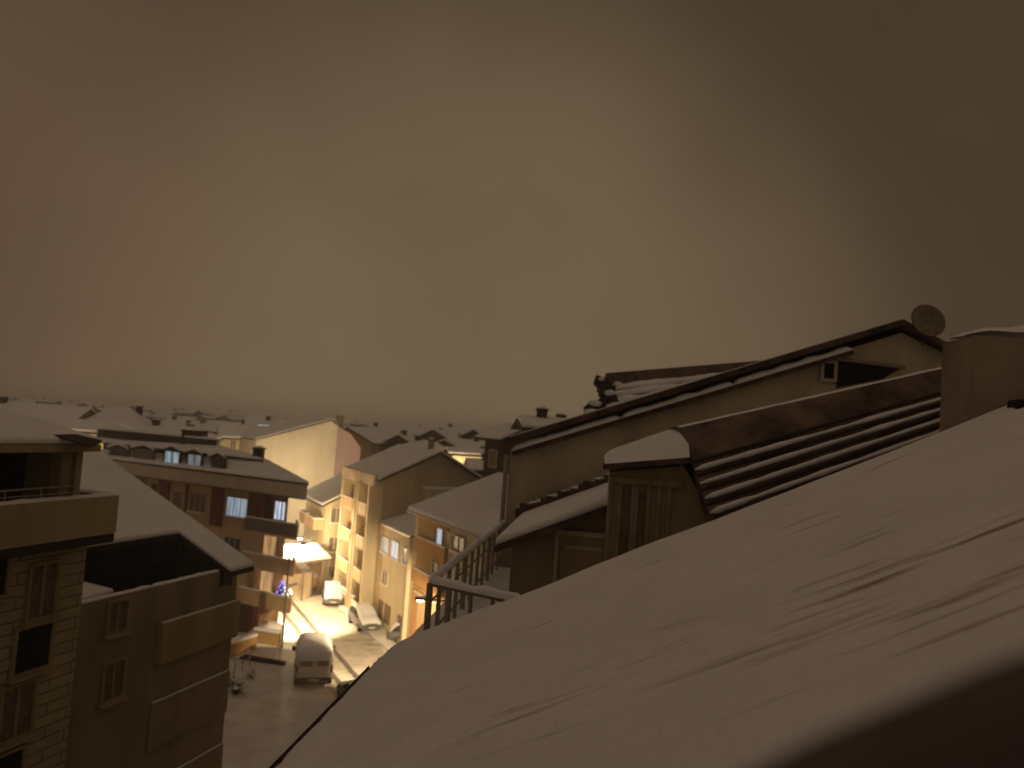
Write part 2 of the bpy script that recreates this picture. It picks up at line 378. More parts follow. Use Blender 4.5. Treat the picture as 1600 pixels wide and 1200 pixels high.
# snow sheet, fine grid, soft edges
rnm = (RP(1, 0)-RP(0, 0)).cross(RP(0, 1)-RP(0, 0)).normalized()
def onown(px, py):
    q = hit(px, py, E2, rnm)-E2; return q.dot(ud), q.dot(vd)
BARE = [(*onown(1480, 905), .8, 2.2, 1.0), (*onown(1230, 850), .5, .9, .4), (*onown(1330, 960), 1.0, 2.3, .25)]
print('bare', BARE)
def own_snow():
    na, nb = 230, 190; vs = []; bare = []; uvs = []
    for i in range(na+1):
        for j in range(nb+1):
            fa = i/na; a = A0+(A1-A0)*(1-(1-fa)**1.35); b = B1*(j/nb)**1.15
            eb = .075*noise.noise(V(a*3.1, 0, 0))+.04*noise.noise(V(a*9.1, 0, 0))+.06*noise.noise(V(a*.9, 4, 0))   # ragged eave edge
            bb = b + eb*max(0, 1-b/.5)
            d1 = b; d2 = A1-a
            th = .17*min(1, (1-math.exp(-d1/.10)))*min(1, 1-math.exp(-d2/.12)) if (d1 > 0 and d2 > 0) else 0
            rib = .011*math.cos(a*2*math.pi/.30)*min(1, max(0, (b-.6)/3))
            lump = .034*noise.noise(V(a*.5, b*.35, 1))+.020*noise.noise(V(a*1.8, b*.9, 7))+.008*noise.noise(V(a*5, b*2.2, 17))
            vs.append(RP(a+.05*noise.noise(V(b*2, 9, 0))*max(0, 1-d2/.4), bb, -.06 + th + (rib+lump)*min(1, d1/.3)*min(1, d2/.3)))
            p = RP(a, b); bx = min(1, sum(k_*math.exp(-((a-ca)/wa)**2-((b-cb)/wb)**2) for ca, cb, wa, wb, k_ in BARE))
            bare.append(bx); uvs.append((a, b))
    mb = MB(); W1 = nb+1
    mb.add(vs, [(i*W1+j, (i+1)*W1+j, (i+1)*W1+j+1, i*W1+j+1) for i in range(na) for j in range(nb)])
    o = obj('roof_snow', mb, ROOFSNOW, own, smooth=True); me = o.data
    at = me.attributes.new('bare', 'FLOAT', 'POINT'); at.data.foreach_set('value', bare)
    uv = me.uv_layers.new(name='UVMap')
    for l in me.loops: uv.data[l.index].uv = uvs[l.vertex_index]
own_snow()
# eave: gutter, bracketed pantile ends and the dark verge
mb = MB()
for k in range(58):
    a = A0 + .23*k + .1
    if a > A1-.1: break
    mb.bar(RP(a, -.02+.02*math.sin(k*2.7), -.10), RP(a, .45, -.13), .075, 9)
obj('eave_tile', mb, TILE, own, smooth=True)
mb = MB(); n = 9; prof = [(-.06-.085*math.cos(math.pi*i/n), -.13-.10*math.sin(math.pi*i/n)) for i in range(n+1)]
vs = [RP(a, b, 0)+Z*0 for a in (A0, A1) for b in (0,)]
ring = lambda a: [E2+ud*a+vd*b+Z*h for b, h in prof]
mb.add(ring(A0)+ring(A1-.35), [(i, i+1, i+n+2, i+n+1) for i in range(n)]); go = obj('gutter', mb, REDW, own, smooth=True)
so = go.modifiers.new('solid', 'SOLIDIFY'); so.thickness = .008
mb = MB(); mb.prism([RP(A1-.02, .1, -.42), RP(A1-.02, B1, -.42), RP(A1-.02, B1, -.1), RP(A1-.02, .1, -.1)], ud*.04)
obj('verge_board', mb, DARK, own)
# chimney of our block at the right edge (rests on the roof: masonry part of it)
c0 = P(1516, 522, 9.6); c1 = P(1516, 640, 9.6)
ch = MB(); w_ = vd*1.5
base = [P(1516, 660, 9.6), P(1530, 660, 9.6)]
x0 = P(1519, 600, 9.6); mb = MB(); f0 = V(x0.x, x0.y, 0)
zt = c0.z; zb = c1.z
mb.prism([f0+Z*(zb-1.4), f0+vd*1.6+Z*(zb-1.4), f0+vd*1.6+Z*zt, f0+Z*zt], ud*.9)
cho = obj('chimney', mb, mat('weathered_chimney_render', (.34, .27, .20), .9, 1.3, .35, .3, 16), own, bevel=.03)
mb = MB(); nseg = 16; vs = []
for i in range(nseg+1):
    for j in range(8):
        s_ = i/nseg*1.66-.03; d_ = j/7*.96-.03
        e = min(1, min(s_+.06, d_+.06, .99-d_)/.14); vs.append(f0+vd*s_+ud*d_+Z*(zt-.01+(.05+.22*max(0,s_/1.6)**.6)*max(0, e)**.5+.025*noise.noise(V(s_*3, d_*3, 0))))
mb.add(vs, [(i*8+j, (i+1)*8+j, (i+1)*8+j+1, i*8+j+1) for i in range(nseg) for j in range(7)])
obj('cap_snow', mb, SNOW, cho, smooth=True)
mb = MB().obox(P(1604, 655, 8.9), vd*.16, ud*.14, Z*.22); mb.bar(P(1604, 640, 8.9), P(1597, 720, 8.9), .11, 10)
obj('vent_pipe', mb, BLACK, own, bevel=.04)
# window ledge right in front of the lens
LY = .40
lp = [P(1130, 1300, LY), P(1330, 1202, LY), P(1640, 1072, LY), P(1950, 972, LY), P(1950, 1260, LY)]
lp += [V(lp[-1].x, LY, 15.9), V(lp[0].x, LY, 15.9)]
led = MB().prism(lp, V(0, .05, 0))
tag(obj('window_ledge', led, mat('brown_ledge_paint', (.10, .075, .072), .8, 6, .3), bevel=.01), 'dark blurred window ledge close up in the bottom right corner', 'window ledge')

# ================================================================== NEIGHBOUR WITH TERRACE (right middle)
u7, v7 = hdir(7), V(math.cos(R(7)), -math.sin(R(7)), 0)
PA = P(800, 850, 14.6)
WA = Wall(PA, v7, -u7)                  # its street-end wall, facing us
nb1 = thing('neighbouring_building', V(PA.x+3, PA.y+2, 0), 'neighbouring block with snowy railed terrace and wooden dormer just past our roof', 'building')
a0, z0 = WA.sz(800, 853); a1, z1 = WA.sz(964, 795)
zf = WA.sz(690, 985)[1]
k1 = (z1-z0)/(a1-a0)
print('nb1', z0, z1, zf)
zf = 13.0
mb = MB(); mb.prism([WA.at(a0, zf-.02), WA.at(a1+5, zf-.02), WA.at(a1+5, z0+k1*(a1+5-a0)), WA.at(a0, z0)], u7*4.4); obj('wall', mb, PL_DULL, nb1)
mb = MB(); mb.prism([WA.at(-1.35, 0, 3.4), WA.at(9, 0, 3.4), WA.at(9, 0, -4.4), WA.at(-1.35, 0, -4.4)], Z*(zf-.1)); obj('lower_wall', mb, PL_DULL2, nb1)
# terrace floor under snow
mb = MB(); vs = []; nx, ny = 30, 30
for i in range(nx+1):
    for j in range(ny+1):
        s_ = -1.30+4.2*i/nx; o_ = 3.35-7.6*j/ny
        ed = min(1, (s_+1.34)/.25); dr = .25*max(0, 1-abs(s_-.15)/.55) if o_ < .6 else .10*max(0, 1-abs(s_-.1)/.8)
        vs.append(WA.at(s_, zf-.09+.16*max(0,ed)**.5+dr+.03*noise.noise(V(s_*1.3, o_*.9, 3)), o_))
mb.add(vs, [(i*(ny+1)+j, (i+1)*(ny+1)+j, (i+1)*(ny+1)+j+1, i*(ny+1)+j+1) for i in range(nx) for j in range(ny)])
obj('terrace_snow', mb, SNOW, nb1, smooth=True)
# lean-to roof over the end wall
mb = MB(); ov = .35
rv = [WA.at(a0-.28, z0+.02-k1*.28, ov), WA.at(a1+.3, z1+.02+k1*.3, ov), WA.at(a1+.3, z1+.02+k1*.3, -4.3), WA.at(a0-.28, z0+.02-k1*.28, -4.3)]
ro = obj('roof', MB().shell(rv, [(0, 1, 2, 3)], .12), REDW, nb1)
obj('roof_snow', MB().shell([p+Z*.125 for p in rv], [(0, 1, 2, 3)], .16), SNOW, ro, bevel=.07)
mb = MB()                               # rough dark verge at the far side of that roof
for k in range(26):
    f = k/25; p = rv[3].lerp(rv[2], f)+Z*(.28+.05*math.sin(k*2.1)); mb.obox(p, v7*.16, u7*.12, Z*(.10+.05*math.sin(k*1.3)))
obj('far_verge_tile', mb, TILE, nb1, bevel=.03)
mb = MB(); 
for k in range(18):
    p = rv[3].lerp(rv[2], (k+.3)/18)+Z*(.40+.04*math.sin(k*3.1)); mb.blob(p, .15, .1, .05, jit=.4, sd=k)
obj('verge_snow', mb, SNOW, nb1, smooth=True)
# end-wall door with frame
r_ = WA.rect(872, 838, 950, 905, .02)
mb = MB()
for q0, q1, w0, w1 in ((r_[0]-.07, r_[0], zf, r_[3]), (r_[1], r_[1]+.07, zf, r_[3]), (r_[0]-.07, r_[1]+.07, r_[3], r_[3]+.09)): WA.slab(mb, q0, q1, w0, w1, -.02, .09)
d_ = obj('door', mb, PL_GREY, nb1); mb = MB(); WA.slab(mb, r_[0], r_[1], zf, r_[3], -.01, .03); obj('door_panel', mb, PL_DULL2, d_)
mb = MB(); WA.slab(mb, r_[0]+.12, r_[1]-.12, r_[3]-.25, r_[3]-.18, .03, .06); obj('door_rail', mb, PL_GREY, d_)
# wooden dormer with snowy lid
DP = P(1000, 800, 12.7); WD = Wall(DP, v7, -u7)
l0 = WD.sz(950, 790)[0]; l1 = WD.sz(1068, 735)[0]; l2 = WD.sz(1112, 805)[0]
zt0 = WD.sz(950, 738)[1]; zt1 = WD.sz(1068, 728)[1]
mb = MB(); mb.prism([WD.at(l0, 13.1), WD.at(l2+.1, 13.1), WD.at(l2, WD.sz(1112, 805)[1]), WD.at(l1, zt1), WD.at(l0, zt0)], u7*2.0)
dm = obj('dormer', mb, PL_DULL2, nb1)
mb = MB()
for fx in (.0, .13, .31, .36, .52, .66, .80): WD.slab(mb, l0+(l1-l0)*fx, l0+(l1-l0)*fx+.055, 13.2, zt0-.05-.0*fx, .0, .05)
WD.slab(mb, l0, l1, zt0-.16, zt0-.06, .0, .07)
obj('dormer_batten', mb, mat('faded_wood', (.29, .245, .17), .85, 3, .3, .2, 20), dm)
mb = MB(); WD.slab(mb, l0+(l1-l0)*.16, l0+(l1-l0)*.30, 13.3, zt0-.22, .0, .02); WD.slab(mb, l0+(l1-l0)*.38, l0+(l1-l0)*.50, 13.3, zt0-.25, .0, .02); obj('dormer_pane', mb, GLASSW, dm)
lid = [WD.at(l0-.12, WD.sz(945, 733)[1], .28), WD.at(l1+.06, WD.sz(1070, 722)[1], .28), WD.at(l1+.06, WD.sz(1070, 722)[1]+.12, -1.9), WD.at(l0-.12, WD.sz(945, 733)[1]+.12, -1.9)]
lo_ = obj('dormer_roof', MB().shell(lid, [(0, 1, 2, 3)], .09), REDW, dm)
vs = []
for i in range(13):
    for j in range(9):
        f, g = i/12, j/8; p = lid[0].lerp(lid[1], f).lerp(lid[3].lerp(lid[2], f), g)
        e = min(1, f*8, (1-f)*8+.2, g*6, (1-g)*6+.2); vs.append(p+Z*(.08+(.08+.36*f)*math.sqrt(max(0, e))+.02*noise.noise(p*3)))
mb = MB().add(vs, [(i*9+j, (i+1)*9+j, (i+1)*9+j+1, i*9+j+1) for i in range(12) for j in range(8)])
obj('dormer_snow', mb, SNOW, dm, smooth=True)
# roof edge of overlapping boards with snow lying on each ledge
def stepped(par, TL, TR, BL, BR, n, thick, dark, snow_f=.42, name='board_roof', top_dark=.34, back=1.5, sd=0, taper=0):
    TL, TR, BL, BR = map(Vector, (TL, TR, BL, BR)); bk = u7*back
    mb = MB().prism([BL, BR, TR, TL], bk); o = obj(name, mb, dark, par)
    L_ = lambda f: (BL.lerp(TL, f), BR.lerp(TR, f))
    for k in range(n):
        f = (k+.45)/n*(1-top_dark); p, q_ = L_(f); hgt = (1-top_dark)/n*(TL-BL).length*snow_f*.5; mb = MB(); K = 40; vs = []
        for i in range(K+1):
            g = i/K; c = p.lerp(q_, g); hh = hgt*(1-taper*g)*(1+.55*noise.noise(V(g*9, k*3.1, sd))+.25*noise.noise(V(g*31, k*3.1, sd))); 
            if i in (0, K): hh *= .3
            for j in range(9):
                a = math.pi*2*j/9; vs.append(c - u7*(.06+hh*1.0*math.cos(a)) + Z*hh*math.sin(a))
        mb.add(vs, [(i*9+j, (i+1)*9+j, (i+1)*9+(j+1) % 9, i*9+(j+1) % 9) for i in range(K) for j in range(9)])
        obj('ledge_snow', mb, SNOW, o, smooth=True)
    mb = MB(); K = 30; vs = []
    for i in range(K+1):
        c = TL.lerp(TR, i/K)
        for j in range(7):
            g = j/6; vs.append(c+bk*g+Z*(.0+.025*max(0,math.sin(math.pi*g))**.5+.012*noise.noise(c*2+V(0, g*3, 0))))
    mb.add(vs, [(i*7+j, (i+1)*7+j, (i+1)*7+j+1, i*7+j+1) for i in range(K) for j in range(6)]); obj('ridge_snow', mb, SNOW, o, smooth=True)
    for k in range(n+1):
        p, q_ = L_((k+.0)/n*(1-top_dark)); mb = MB().bar(p-u7*.02, q_-u7*.02, .03, 6); obj('board_edge', mb, DARK, o)
    return o
stepped(nb1, P(1063, 668, 12.9), P(1530, 563, 13.6), P(1112, 812, 11.6), P(1560, 648, 12.2), 4, .3, mat('snow_dusted_board', (.15, .10, .08), .85, 1.3, .85, .6, 10), top_dark=.40, back=2.2, snow_f=.36, taper=.45)

# railing: a thing that bolts to the terrace
rail_z = 14.05
c_near = G(672, 912, rail_z); c_far = G(792, 815, rail_z)
rd = (c_far-c_near).normalized(); rl = (c_far-c_near).length
rs = V(rd.y, -rd.x, 0); rr = (G(800, 940, rail_z)-c_near); rsd = rr.normalized()
print('rail', c_near, c_far)
fz = 13.02
t = thing('terrace_railing', V(c_near.x, c_near.y, fz), 'pale metal balustrade with snow along its handrails around the neighbour terrace', 'railing')
obj('handrail', MB().path([c_near+rsd*rr.length*1.15, c_near, c_far, c_far+rsd*1.1], .035, 8), METALS, t, smooth=True)
lowz = -(rail_z-fz-.25)
obj('lower_rail', MB().path([c_near+rsd*1.9+Z*lowz, c_near+Z*lowz, c_far+Z*lowz], .025, 8), METALS, t)
obj('middle_rail', MB().path([c_near+Z*-.28, c_far+Z*-.28], .018, 8), METALS, t)
nb_ = 12
for k in range(nb_+1):
    p = c_near.lerp(c_far, k/nb_); thick = .05 if k % 4 == 0 else .036
    obj('baluster', MB().bar(V(p.x, p.y, fz-.1), p, thick, 8), METALS, t)
for k in range(1, 5):
    p = c_near+rsd*(.38*k); obj('baluster', MB().bar(V(p.x, p.y, fz-.1), p, .03, 8), METALS, t)
def snow_line(path, r, h, name, par, sd=0):
    mb = MB()
    for a, b in zip(path, path[1:]):
        d = (b-a).normalized(); s_ = V(d.y, -d.x, 0).normalized(); K = max(4, int((b-a).length/.12)); vs = []
        for i in range(K+1):
            c = a.lerp(b, i/K); k = 1+.4*noise.noise(c*3+V(sd, 0, 0)); e = .35 if i in (0, K) else 1
            for j in range(7):
                an = math.pi*j/6; vs.append(c+s_*r*math.cos(an)*e+Z*(h*k*math.sin(an)*e))
        mb.add(vs, [(i*7+j, (i+1)*7+j, (i+1)*7+j+1, i*7+j+1) for i in range(K) for j in range(6)])
    return obj(name, mb, SNOW, par, smooth=True)
snow_line([c_near+rsd*rr.length*1.15+Z*.02, c_near+Z*.02, c_far+Z*.02, c_far+rsd*1.1+Z*.02], .055, .10, 'rail_snow', t)

# ================================================================== BIG GABLE BEHIND (right)
GP = P(800, 700, 19.4); WG = Wall(GP, v7, -u7)
g2 = thing('gabled_building', V(GP.x+5, GP.y+3, 0), 'tall grey-green gable wall rising to a satellite dish on the right', 'building')
pts = [(797, 705), (1409, 520), (1516, 572)]
wp = [hit(x, y, GP, u7) for x, y in pts]
mb = MB(); far_r = V(wp[2].x, wp[2].y, 0); mb.prism([V(wp[0].x, wp[0].y, 0), wp[0], wp[1], wp[2], V(wp[2].x, wp[2].y, 0)], u7*9); obj('wall', mb, PL_GREY, g2)
top = [hit(x, y, GP-u7*.35, u7) for x, y in ((793, 693), (1412, 508), (1520, 566))]
r1 = MB().shell([top[0], top[1], top[1]+u7*9.6, top[0]+u7*9.6, top[2], top[2]+u7*9.6], [(0, 1, 2, 3), (1, 4, 5, 2)], .14)
gr = obj('roof', r1, REDW, g2)
obj('roof_snow', MB().shell([p+Z*.15 for p in [top[0]+u7*.15, top[1]+u7*.15, top[1]+u7*9.6, top[0]+u7*9.6, top[2]+u7*.15, top[2]+u7*9.6]], [(0, 1, 2, 3), (1, 4, 5, 2)], .03), SNOW, gr, bevel=.01)
# lower moulding under the verge, with snow on it
mb = MB(); q0 = hit(800, 706, GP-u7*.12, u7); q1 = hit(1330, 548, GP-u7*.12, u7)
dd = (q1-q0).normalized(); up = dd.cross(u7)*-1
if up.z < 0: up = -up
mo = obj('verge_moulding', MB().obox((q0+q1)/2-up*.05, dd*(q1-q0).length/2, u7*.14, up*.05), REDW, g2)
snow_line([q0-u7*.05+up*.02, q0.lerp(q1, .33)-u7*.05+up*.02, q0.lerp(q1, .66)-u7*.05+up*.01, q1-u7*.05+up*.01], .13, .13, 'moulding_snow', mo)
r_ = WG.rect(1286, 568, 1302, 592); window(g2, WG, *r_, glass=BLACK, bars=1, frame=PL_GREY, sill=False)
mb = MB(); wpt = [hit(x, y, GP-u7*.06, u7) for x, y in ((1310, 563), (1408, 574), (1380, 592), (1308, 606))]
obj('attic_opening', MB().prism(wpt, u7*.04), BLACK, g2)
mb = MB().bar(hit(1304, 560, GP-u7*.12, u7), hit(1414, 574, GP-u7*.12, u7), .05); obj('opening_lintel', mb, PL_DULL, g2)
# corner downpipe
mb = MB().bar(V(wp[0].x-.08, wp[0].y-.1, 4), V(wp[0].x-.08, wp[0].y-.1, wp[0].z-.1), .06); obj('downpipe', mb, METALS, g2)
# dish
dc = hit(1447, 503, GP-u7*.2, u7); dr = (hit(1476, 503, GP-u7*.2, u7)-dc).length
t = thing('satellite_dish', dc-Z*dr*1.2, 'round satellite dish standing on the gable peak at right', 'satellite dish')
mb = MB(); ax = (-u7*.9+v7*.15+Z*.25).normalized(); a_ = ax.orthogonal().normalized(); b_ = ax.cross(a_); vs = []; K = 32
for i in range(6):
    rr_ = dr*i/5
    for j in range(K): vs.append(dc+(a_*math.cos(2*math.pi*j/K)+b_*math.sin(2*math.pi*j/K))*rr_+ax*(.22*dr*(i/5)**2))
mb.add(vs, [(i*K+j, (i+1)*K+j, (i+1)*K+(j+1) % K, i*K+(j+1) % K) for i in range(5) for j in range(K)])
o = obj('reflector', mb, mat('weathered_dish', (.20, .155, .12), .7, 6, .3), t, smooth=True); so = o.modifiers.new('s', 'SOLIDIFY'); so.thickness = .02
obj('mast', MB().bar(dc-Z*dr*1.3+u7*.15, dc+u7*.12, .03), METAL, t)

# ribbed roof further off at right, with clutter at its left end
nb3 = thing('attic_building', P(1080, 640, 30).xy.to_3d(), 'farther building whose ribbed snow-striped roof shows above the long verge', 'building')
o = stepped(nb3, P(946, 583, 29), P(1230, 560, 33), P(950, 655, 26), P(1230, 610, 30), 5, .3, REDW, top_dark=.30, back=6, snow_f=.66, sd=5)
q = [P(950, 660, 26.5), P(1230, 615, 30.5)]
mb = MB().prism([V(q[0].x, q[0].y, 0), V(q[1].x, q[1].y, 0), q[1]-Z*.3, q[0]-Z*.3], u7*8); obj('wall', mb, PL_GREY, nb3)
mb = MB()
for (x, y, s_) in ((938, 598, .12), (946, 608, .16), (952, 622, .14), (944, 632, .13), (930, 636, .12), (922, 641, .14), (956, 640, .15), (940, 615, .07)):
    mb.blob(P(x, y, 27), s_*2, s_*2, s_*2, 8, 5, .5, x)
for (x0_, y0_, x1_, y1_) in ((940, 650, 940, 592), (921, 634, 945, 628), (921, 634, 918, 650), (948, 640, 962, 600), (930, 640, 958, 655)): mb.bar(P(x0_, y0_, 27), P(x1_, y1_, 27), .05, 6)
obj('roof_fitting', mb, DARK, nb3)
mb = MB()
for (x, y, s_) in ((930, 630, .22), (952, 614, .2), (958, 636, .3), (925, 645, .3), (965, 600, .15), (940, 592, .12)): mb.blob(P(x, y, 26.8), s_, s_, s_*.55, 8, 5, .4, y)
obj('fitting_snow', mb, SNOW, nb3, smooth=True)

# ================================================================== STREET, RIGHT SIDE
# C: gabled block
CW = 20.1
pc = S(0, CW); WC = Wall(S(0, CW), T, -N)      # facade plane along the street
tc0, zc0 = WC.sz(600, 735); tc1, zc1 = WC.sz(549, 724)
print('C', tc0, zc0, tc1, zc1)
zeC = (zc0+zc1)/2-.3; LC = 10.2; WDC = 9.2
apex_z = 13.9
C, ptC, roC = house('gabled_block', 'four-storey cream block with snowy gable roof beside the lit street', S(tc0, CW), T, LC, N, WDC, zeC-.35, apex_z, PL_TAN, over=.5, cat='apartment block', ridge=.52)
mb = MB(); WC.slab(mb, tc0, tc0+LC, zeC-1.0, zeC-.1, -.1, .75); obj('fascia', mb, FASC, C)
for fl in range(4):
    zz = zeC-1.0-2.75*(fl+1)+.1
    for (s0, s1) in ((tc0+.9, tc0+3.2), (tc0+4.9, tc0+8.3)):
        mb = MB(); WC.slab(mb, s0, s1, zz, zz+.16, 0, 1.0)
        b_ = obj('balcony', mb, PL_TAN, C)
        mb = MB(); WC.slab(mb, s0, s1, zz+.16, zz+1.0, .9, 1.0); WC.slab(mb, s0, s0+.08, zz+.16, zz+1.0, .05, .9); obj('balcony_parapet', mb, PL_BROWN if s0 > tc0+4 else PL_CREAM, b_)
        mb = MB(); WC.slab(mb, s0, s1, zz+1.0, zz+1.08, .88, 1.02); obj('parapet_snow', mb, SNOW, b_)
        window(C, WC, s0+.4, s0+1.5, zz+.3, zz+2.2, glass=(LITY if fl == 0 and s0 < tc0+4 else GLASSW), bars=1, sill=False)
mb = MB()
for a in (tc0+.45, tc0+3.6, tc0+4.4, tc0+8.7): WC.slab(mb, a-.18, a+.18, .2, zeC-1.0, -.1, 1.02)
obj('pilaster', mb, PL_CREAM, C)
chimney(C, ptC(2.0, WDC*.52, apex_z+.1), .5, 1.0)
# C side annex ledge on the gable (grey lean-to at mid height)
WCg = Wall(S(tc0, CW), N, -T)
an = [WCg.sz(662, 762), WCg.sz(705, 752)]
mb = MB(); WCg.slab(mb, an[0][0], an[1][0]+.5, an[0][1]-1.2, an[0][1], -.1, 1.2); a_o = obj('roof_hatch', mb, PL_GREY, C)
mb = MB(); WCg.slab(mb, an[0][0]-.1, an[1][0]+.6, an[0][1], an[0][1]+.14, -.1, 1.35); obj('hatch_snow', mb, SNOW, a_o, bevel=.04)
# B: cream narrow house between
tB0 = WC.sz(640, 900)[0]; zB = WC.sz(643, 836)[1]
print('B', tB0, zB, tc0)
Bh, ptB, roB = house('narrow_house', 'narrow cream house with two lit windows between the gabled block and the orange-trimmed house', S(tB0+.15, CW), T, tc0-tB0-.35, N, 6, 8.0, 8.9, PL_CREAM, over=.18, snow=.05, roofmat=METAL, cat='house')
for (x0, y0, x1, y1, g) in ((597, 840, 608, 863, LITB), (612, 846, 623, 872, LITW), (630, 857, 640, 880, GLASSW), (598, 893, 606, 912, GLASSW)):
    window(Bh, WC, *WC.rect(x0, y0, x1, y1), glass=g, bars=2)
for (x0, y0, x1, y1) in ((592, 937, 598, 968), (601, 945, 610, 975), (622, 962, 629, 978)):
    a, b, c, d = WC.rect(x0, y0, x1, y1); mb = MB(); WC.slab(mb, a, b, max(.17, c), d, -.02, .06); obj('door', mb, FRAMED, Bh)
mb = MB(); WC.slab(mb, tB0-.1, tB0+.14, .2, 8.0, -.1, .25); obj('downpipe', mb, PL_CREAM, Bh)
# A: orange-trimmed house
AW = 19.9; WAa = Wall(S(0, AW), T, -N)
tA1 = WAa.sz(648, 800)[0]; tA0 = WAa.sz(768, 830)[0]; zA = (WAa.sz(650, 800)[1]+WAa.sz(762, 824)[1])/2
print('A', tA0, tA1, zA)
Ah, ptA, roA = house('orange_trimmed_house', 'cream three-storey house with orange balcony recesses behind the terrace railing', S(tA0, AW+.02), T, tA1-tA0-.3, N, 11.5, zA-.2, zA+2.35, PL_CREAM, over=.55, snow=.3, cat='house', ridge=.58, roofmat=FASC, hip2=3.0, hip=0) if False else house('orange_trimmed_house', 'cream three-storey house with orange balcony recesses behind the terrace railing', S(tA0, AW+.02), T, tA1-tA0-.3, N, 11.5, zA-.2, zA+2.35, PL_CREAM, over=.55, snow=.3, cat='house', ridge=.58, roofmat=FASC)
# recess column of orange panels and balconies at far end of the facade
rc0, rc1 = WAa.sz(700, 850)[0], WAa.sz(652, 850)[0]
for fl, (yt, yb) in enumerate(((803, 815), (843, 866), (897, 918))):
    zt_ = WAa.sz(676, yt+4)[1]; zb_ = WAa.sz(676, yb+6)[1]
    mb = MB(); WAa.slab(mb, rc0, rc1, zb_, zt_, -.02, .22 if fl else .12); b_ = obj('balcony', mb, PL_ORANGE, Ah)
    if fl:
        mb = MB(); WAa.slab(mb, rc0, rc1, zt_, zt_+.08, .02, .26); obj('parapet_snow', mb, SNOW, b_)
    mb = MB(); WAa.slab(mb, rc0+(rc1-rc0)*.42, rc1-.05, zb_-1.75, zb_-.02, -.02, .05); obj('recess_panel', mb, PL_OCHRE, Ah)
zg = WAa.sz(670, 925)[1]
mb = MB(); WAa.slab(mb, rc0-.3, rc1, .0, zg-.05, -.02, .12); obj('ground_floor_front', mb, PL_ORANGE, Ah)
a, b, c, d = WAa.rect(652, 932, 682, 990, .14); mb = MB(); WAa.slab(mb, a, b, .1, d, .1, .16)
obj('garage_door', mb, PL_BROWN, Ah)
mb = MB(); WAa.slab(mb, a-.1, b+.1, d, d+.1, .1, .5); obj('door_hood', mb, FASC, Ah)
window(Ah, WAa, *WAa.rect(684, 826, 692, 850), glass=LITW, bars=2)
window(Ah, WAa, *WAa.rect(707, 839, 726, 862), glass=GLASSW, bars=2)
window(Ah, WAa, *WAa.rect(676, 880, 684, 906), glass=GLASSW, bars=1)
window(Ah, WAa, *WAa.rect(712, 893, 731, 915), glass=GLASSW, bars=2)
o = S(tA0+6, AW+6.0); chimney(Ah, V(o.x, o.y, zA+2.0), .5, 1.0, PL_CREAM)
# D: far house by street
DW = 18.3; tD = tc0+LC+.6; zD = 8.3
Dh, ptD, roD = house('corner_house', 'low dim house with stacked balconies past the gabled block at street end', S(tD, DW), T, 8.5, N, 7.5, zD, zD+2.0, PL_TAN, over=.6, cat='house')
WDd = Wall(S(0, DW), T, -N); WDg = Wall(S(tD, DW), N, -T)
for fl in range(3):
    zz = zD-2.7*(fl+1)+.15
    for s0 in (tD+.7, tD+4.6):
        mb = MB(); WDd.slab(mb, s0, s0+2.6, zz, zz+1.0, 0, .9); b_ = obj('balcony', mb, PL_BROWN, Dh)
        mb = MB(); WDd.slab(mb, s0, s0+2.6, zz+1.0, zz+1.09, .0, .95); obj('parapet_snow', mb, SNOW, b_)
    window(Dh, WDg, .5, 1.5, zz+.8, zz+2.1, glass=GLASSW)
# low garden wall with railings beside D on the right pavement
t = thing('garden_wall', S(72.5, 18.6), 'low snow-topped wall with dark railing along the right pavement', 'wall')
mb = MB().obox(S(70, 19.3, .65), T*5.5, N*.12, Z*.65); obj('masonry', mb, PL_DULL2, t)
obj('coping_snow', MB().obox(S(70, 19.3, 1.37), T*5.5, N*.16, Z*.07), SNOW, t, bevel=.04)
for k in range(12): obj('post', MB().bar(S(64.8+k*.94, 19.3, 1.4), S(64.8+k*.94, 19.3, 2.1), .03, 6), METAL, t)
obj('top_rail', MB().bar(S(64.6, 19.3, 2.1), S(75.4, 19.3, 2.1), .03, 6), METAL, t)

# low roof glaring under the far lamp
q0 = G(432, 884, 3.3); q1 = G(518, 876, 3.3); q1b = G(522, 873, 3.3); q2 = G(494, 853, 4.6); q3 = G(443, 856, 4.6)
sh = thing('open_shelter', V((q0.x+q1.x)/2, (q0.y+q1.y)/2+2, 0), 'open shelter with glaring lit snow roof at the end of the street', 'shelter')
ro = obj('roof', MB().shell([q0, q1, q2, q3], [(0, 1, 2, 3)], .12), METAL, sh)
obj('roof_snow', MB().shell([p+Z*.125 for p in (q0, q1, q2, q3)], [(0, 1, 2, 3)], .22), SNOW, ro, bevel=.08)
cc = (q0+q1+q2+q3)/4; f_ = [V(*(cc.lerp(p, .92).xy), 0) for p in (q0, q1, q2, q3)]
for k, p in enumerate(f_): obj('post', MB().bar(p, p+Z*(3.3 if k < 2 else 4.5), .07), METAL, sh)
p = f_[0].lerp(f_[1], .5); obj('post', MB().bar(p, p+Z*3.3, .07), METAL, sh)
mb = MB().prism([f_[3], f_[2], f_[2]+Z*2.2, f_[3]+Z*2.2], V(0, .15, 0)); obj('rear_wall', mb, PL_CREAM, sh)

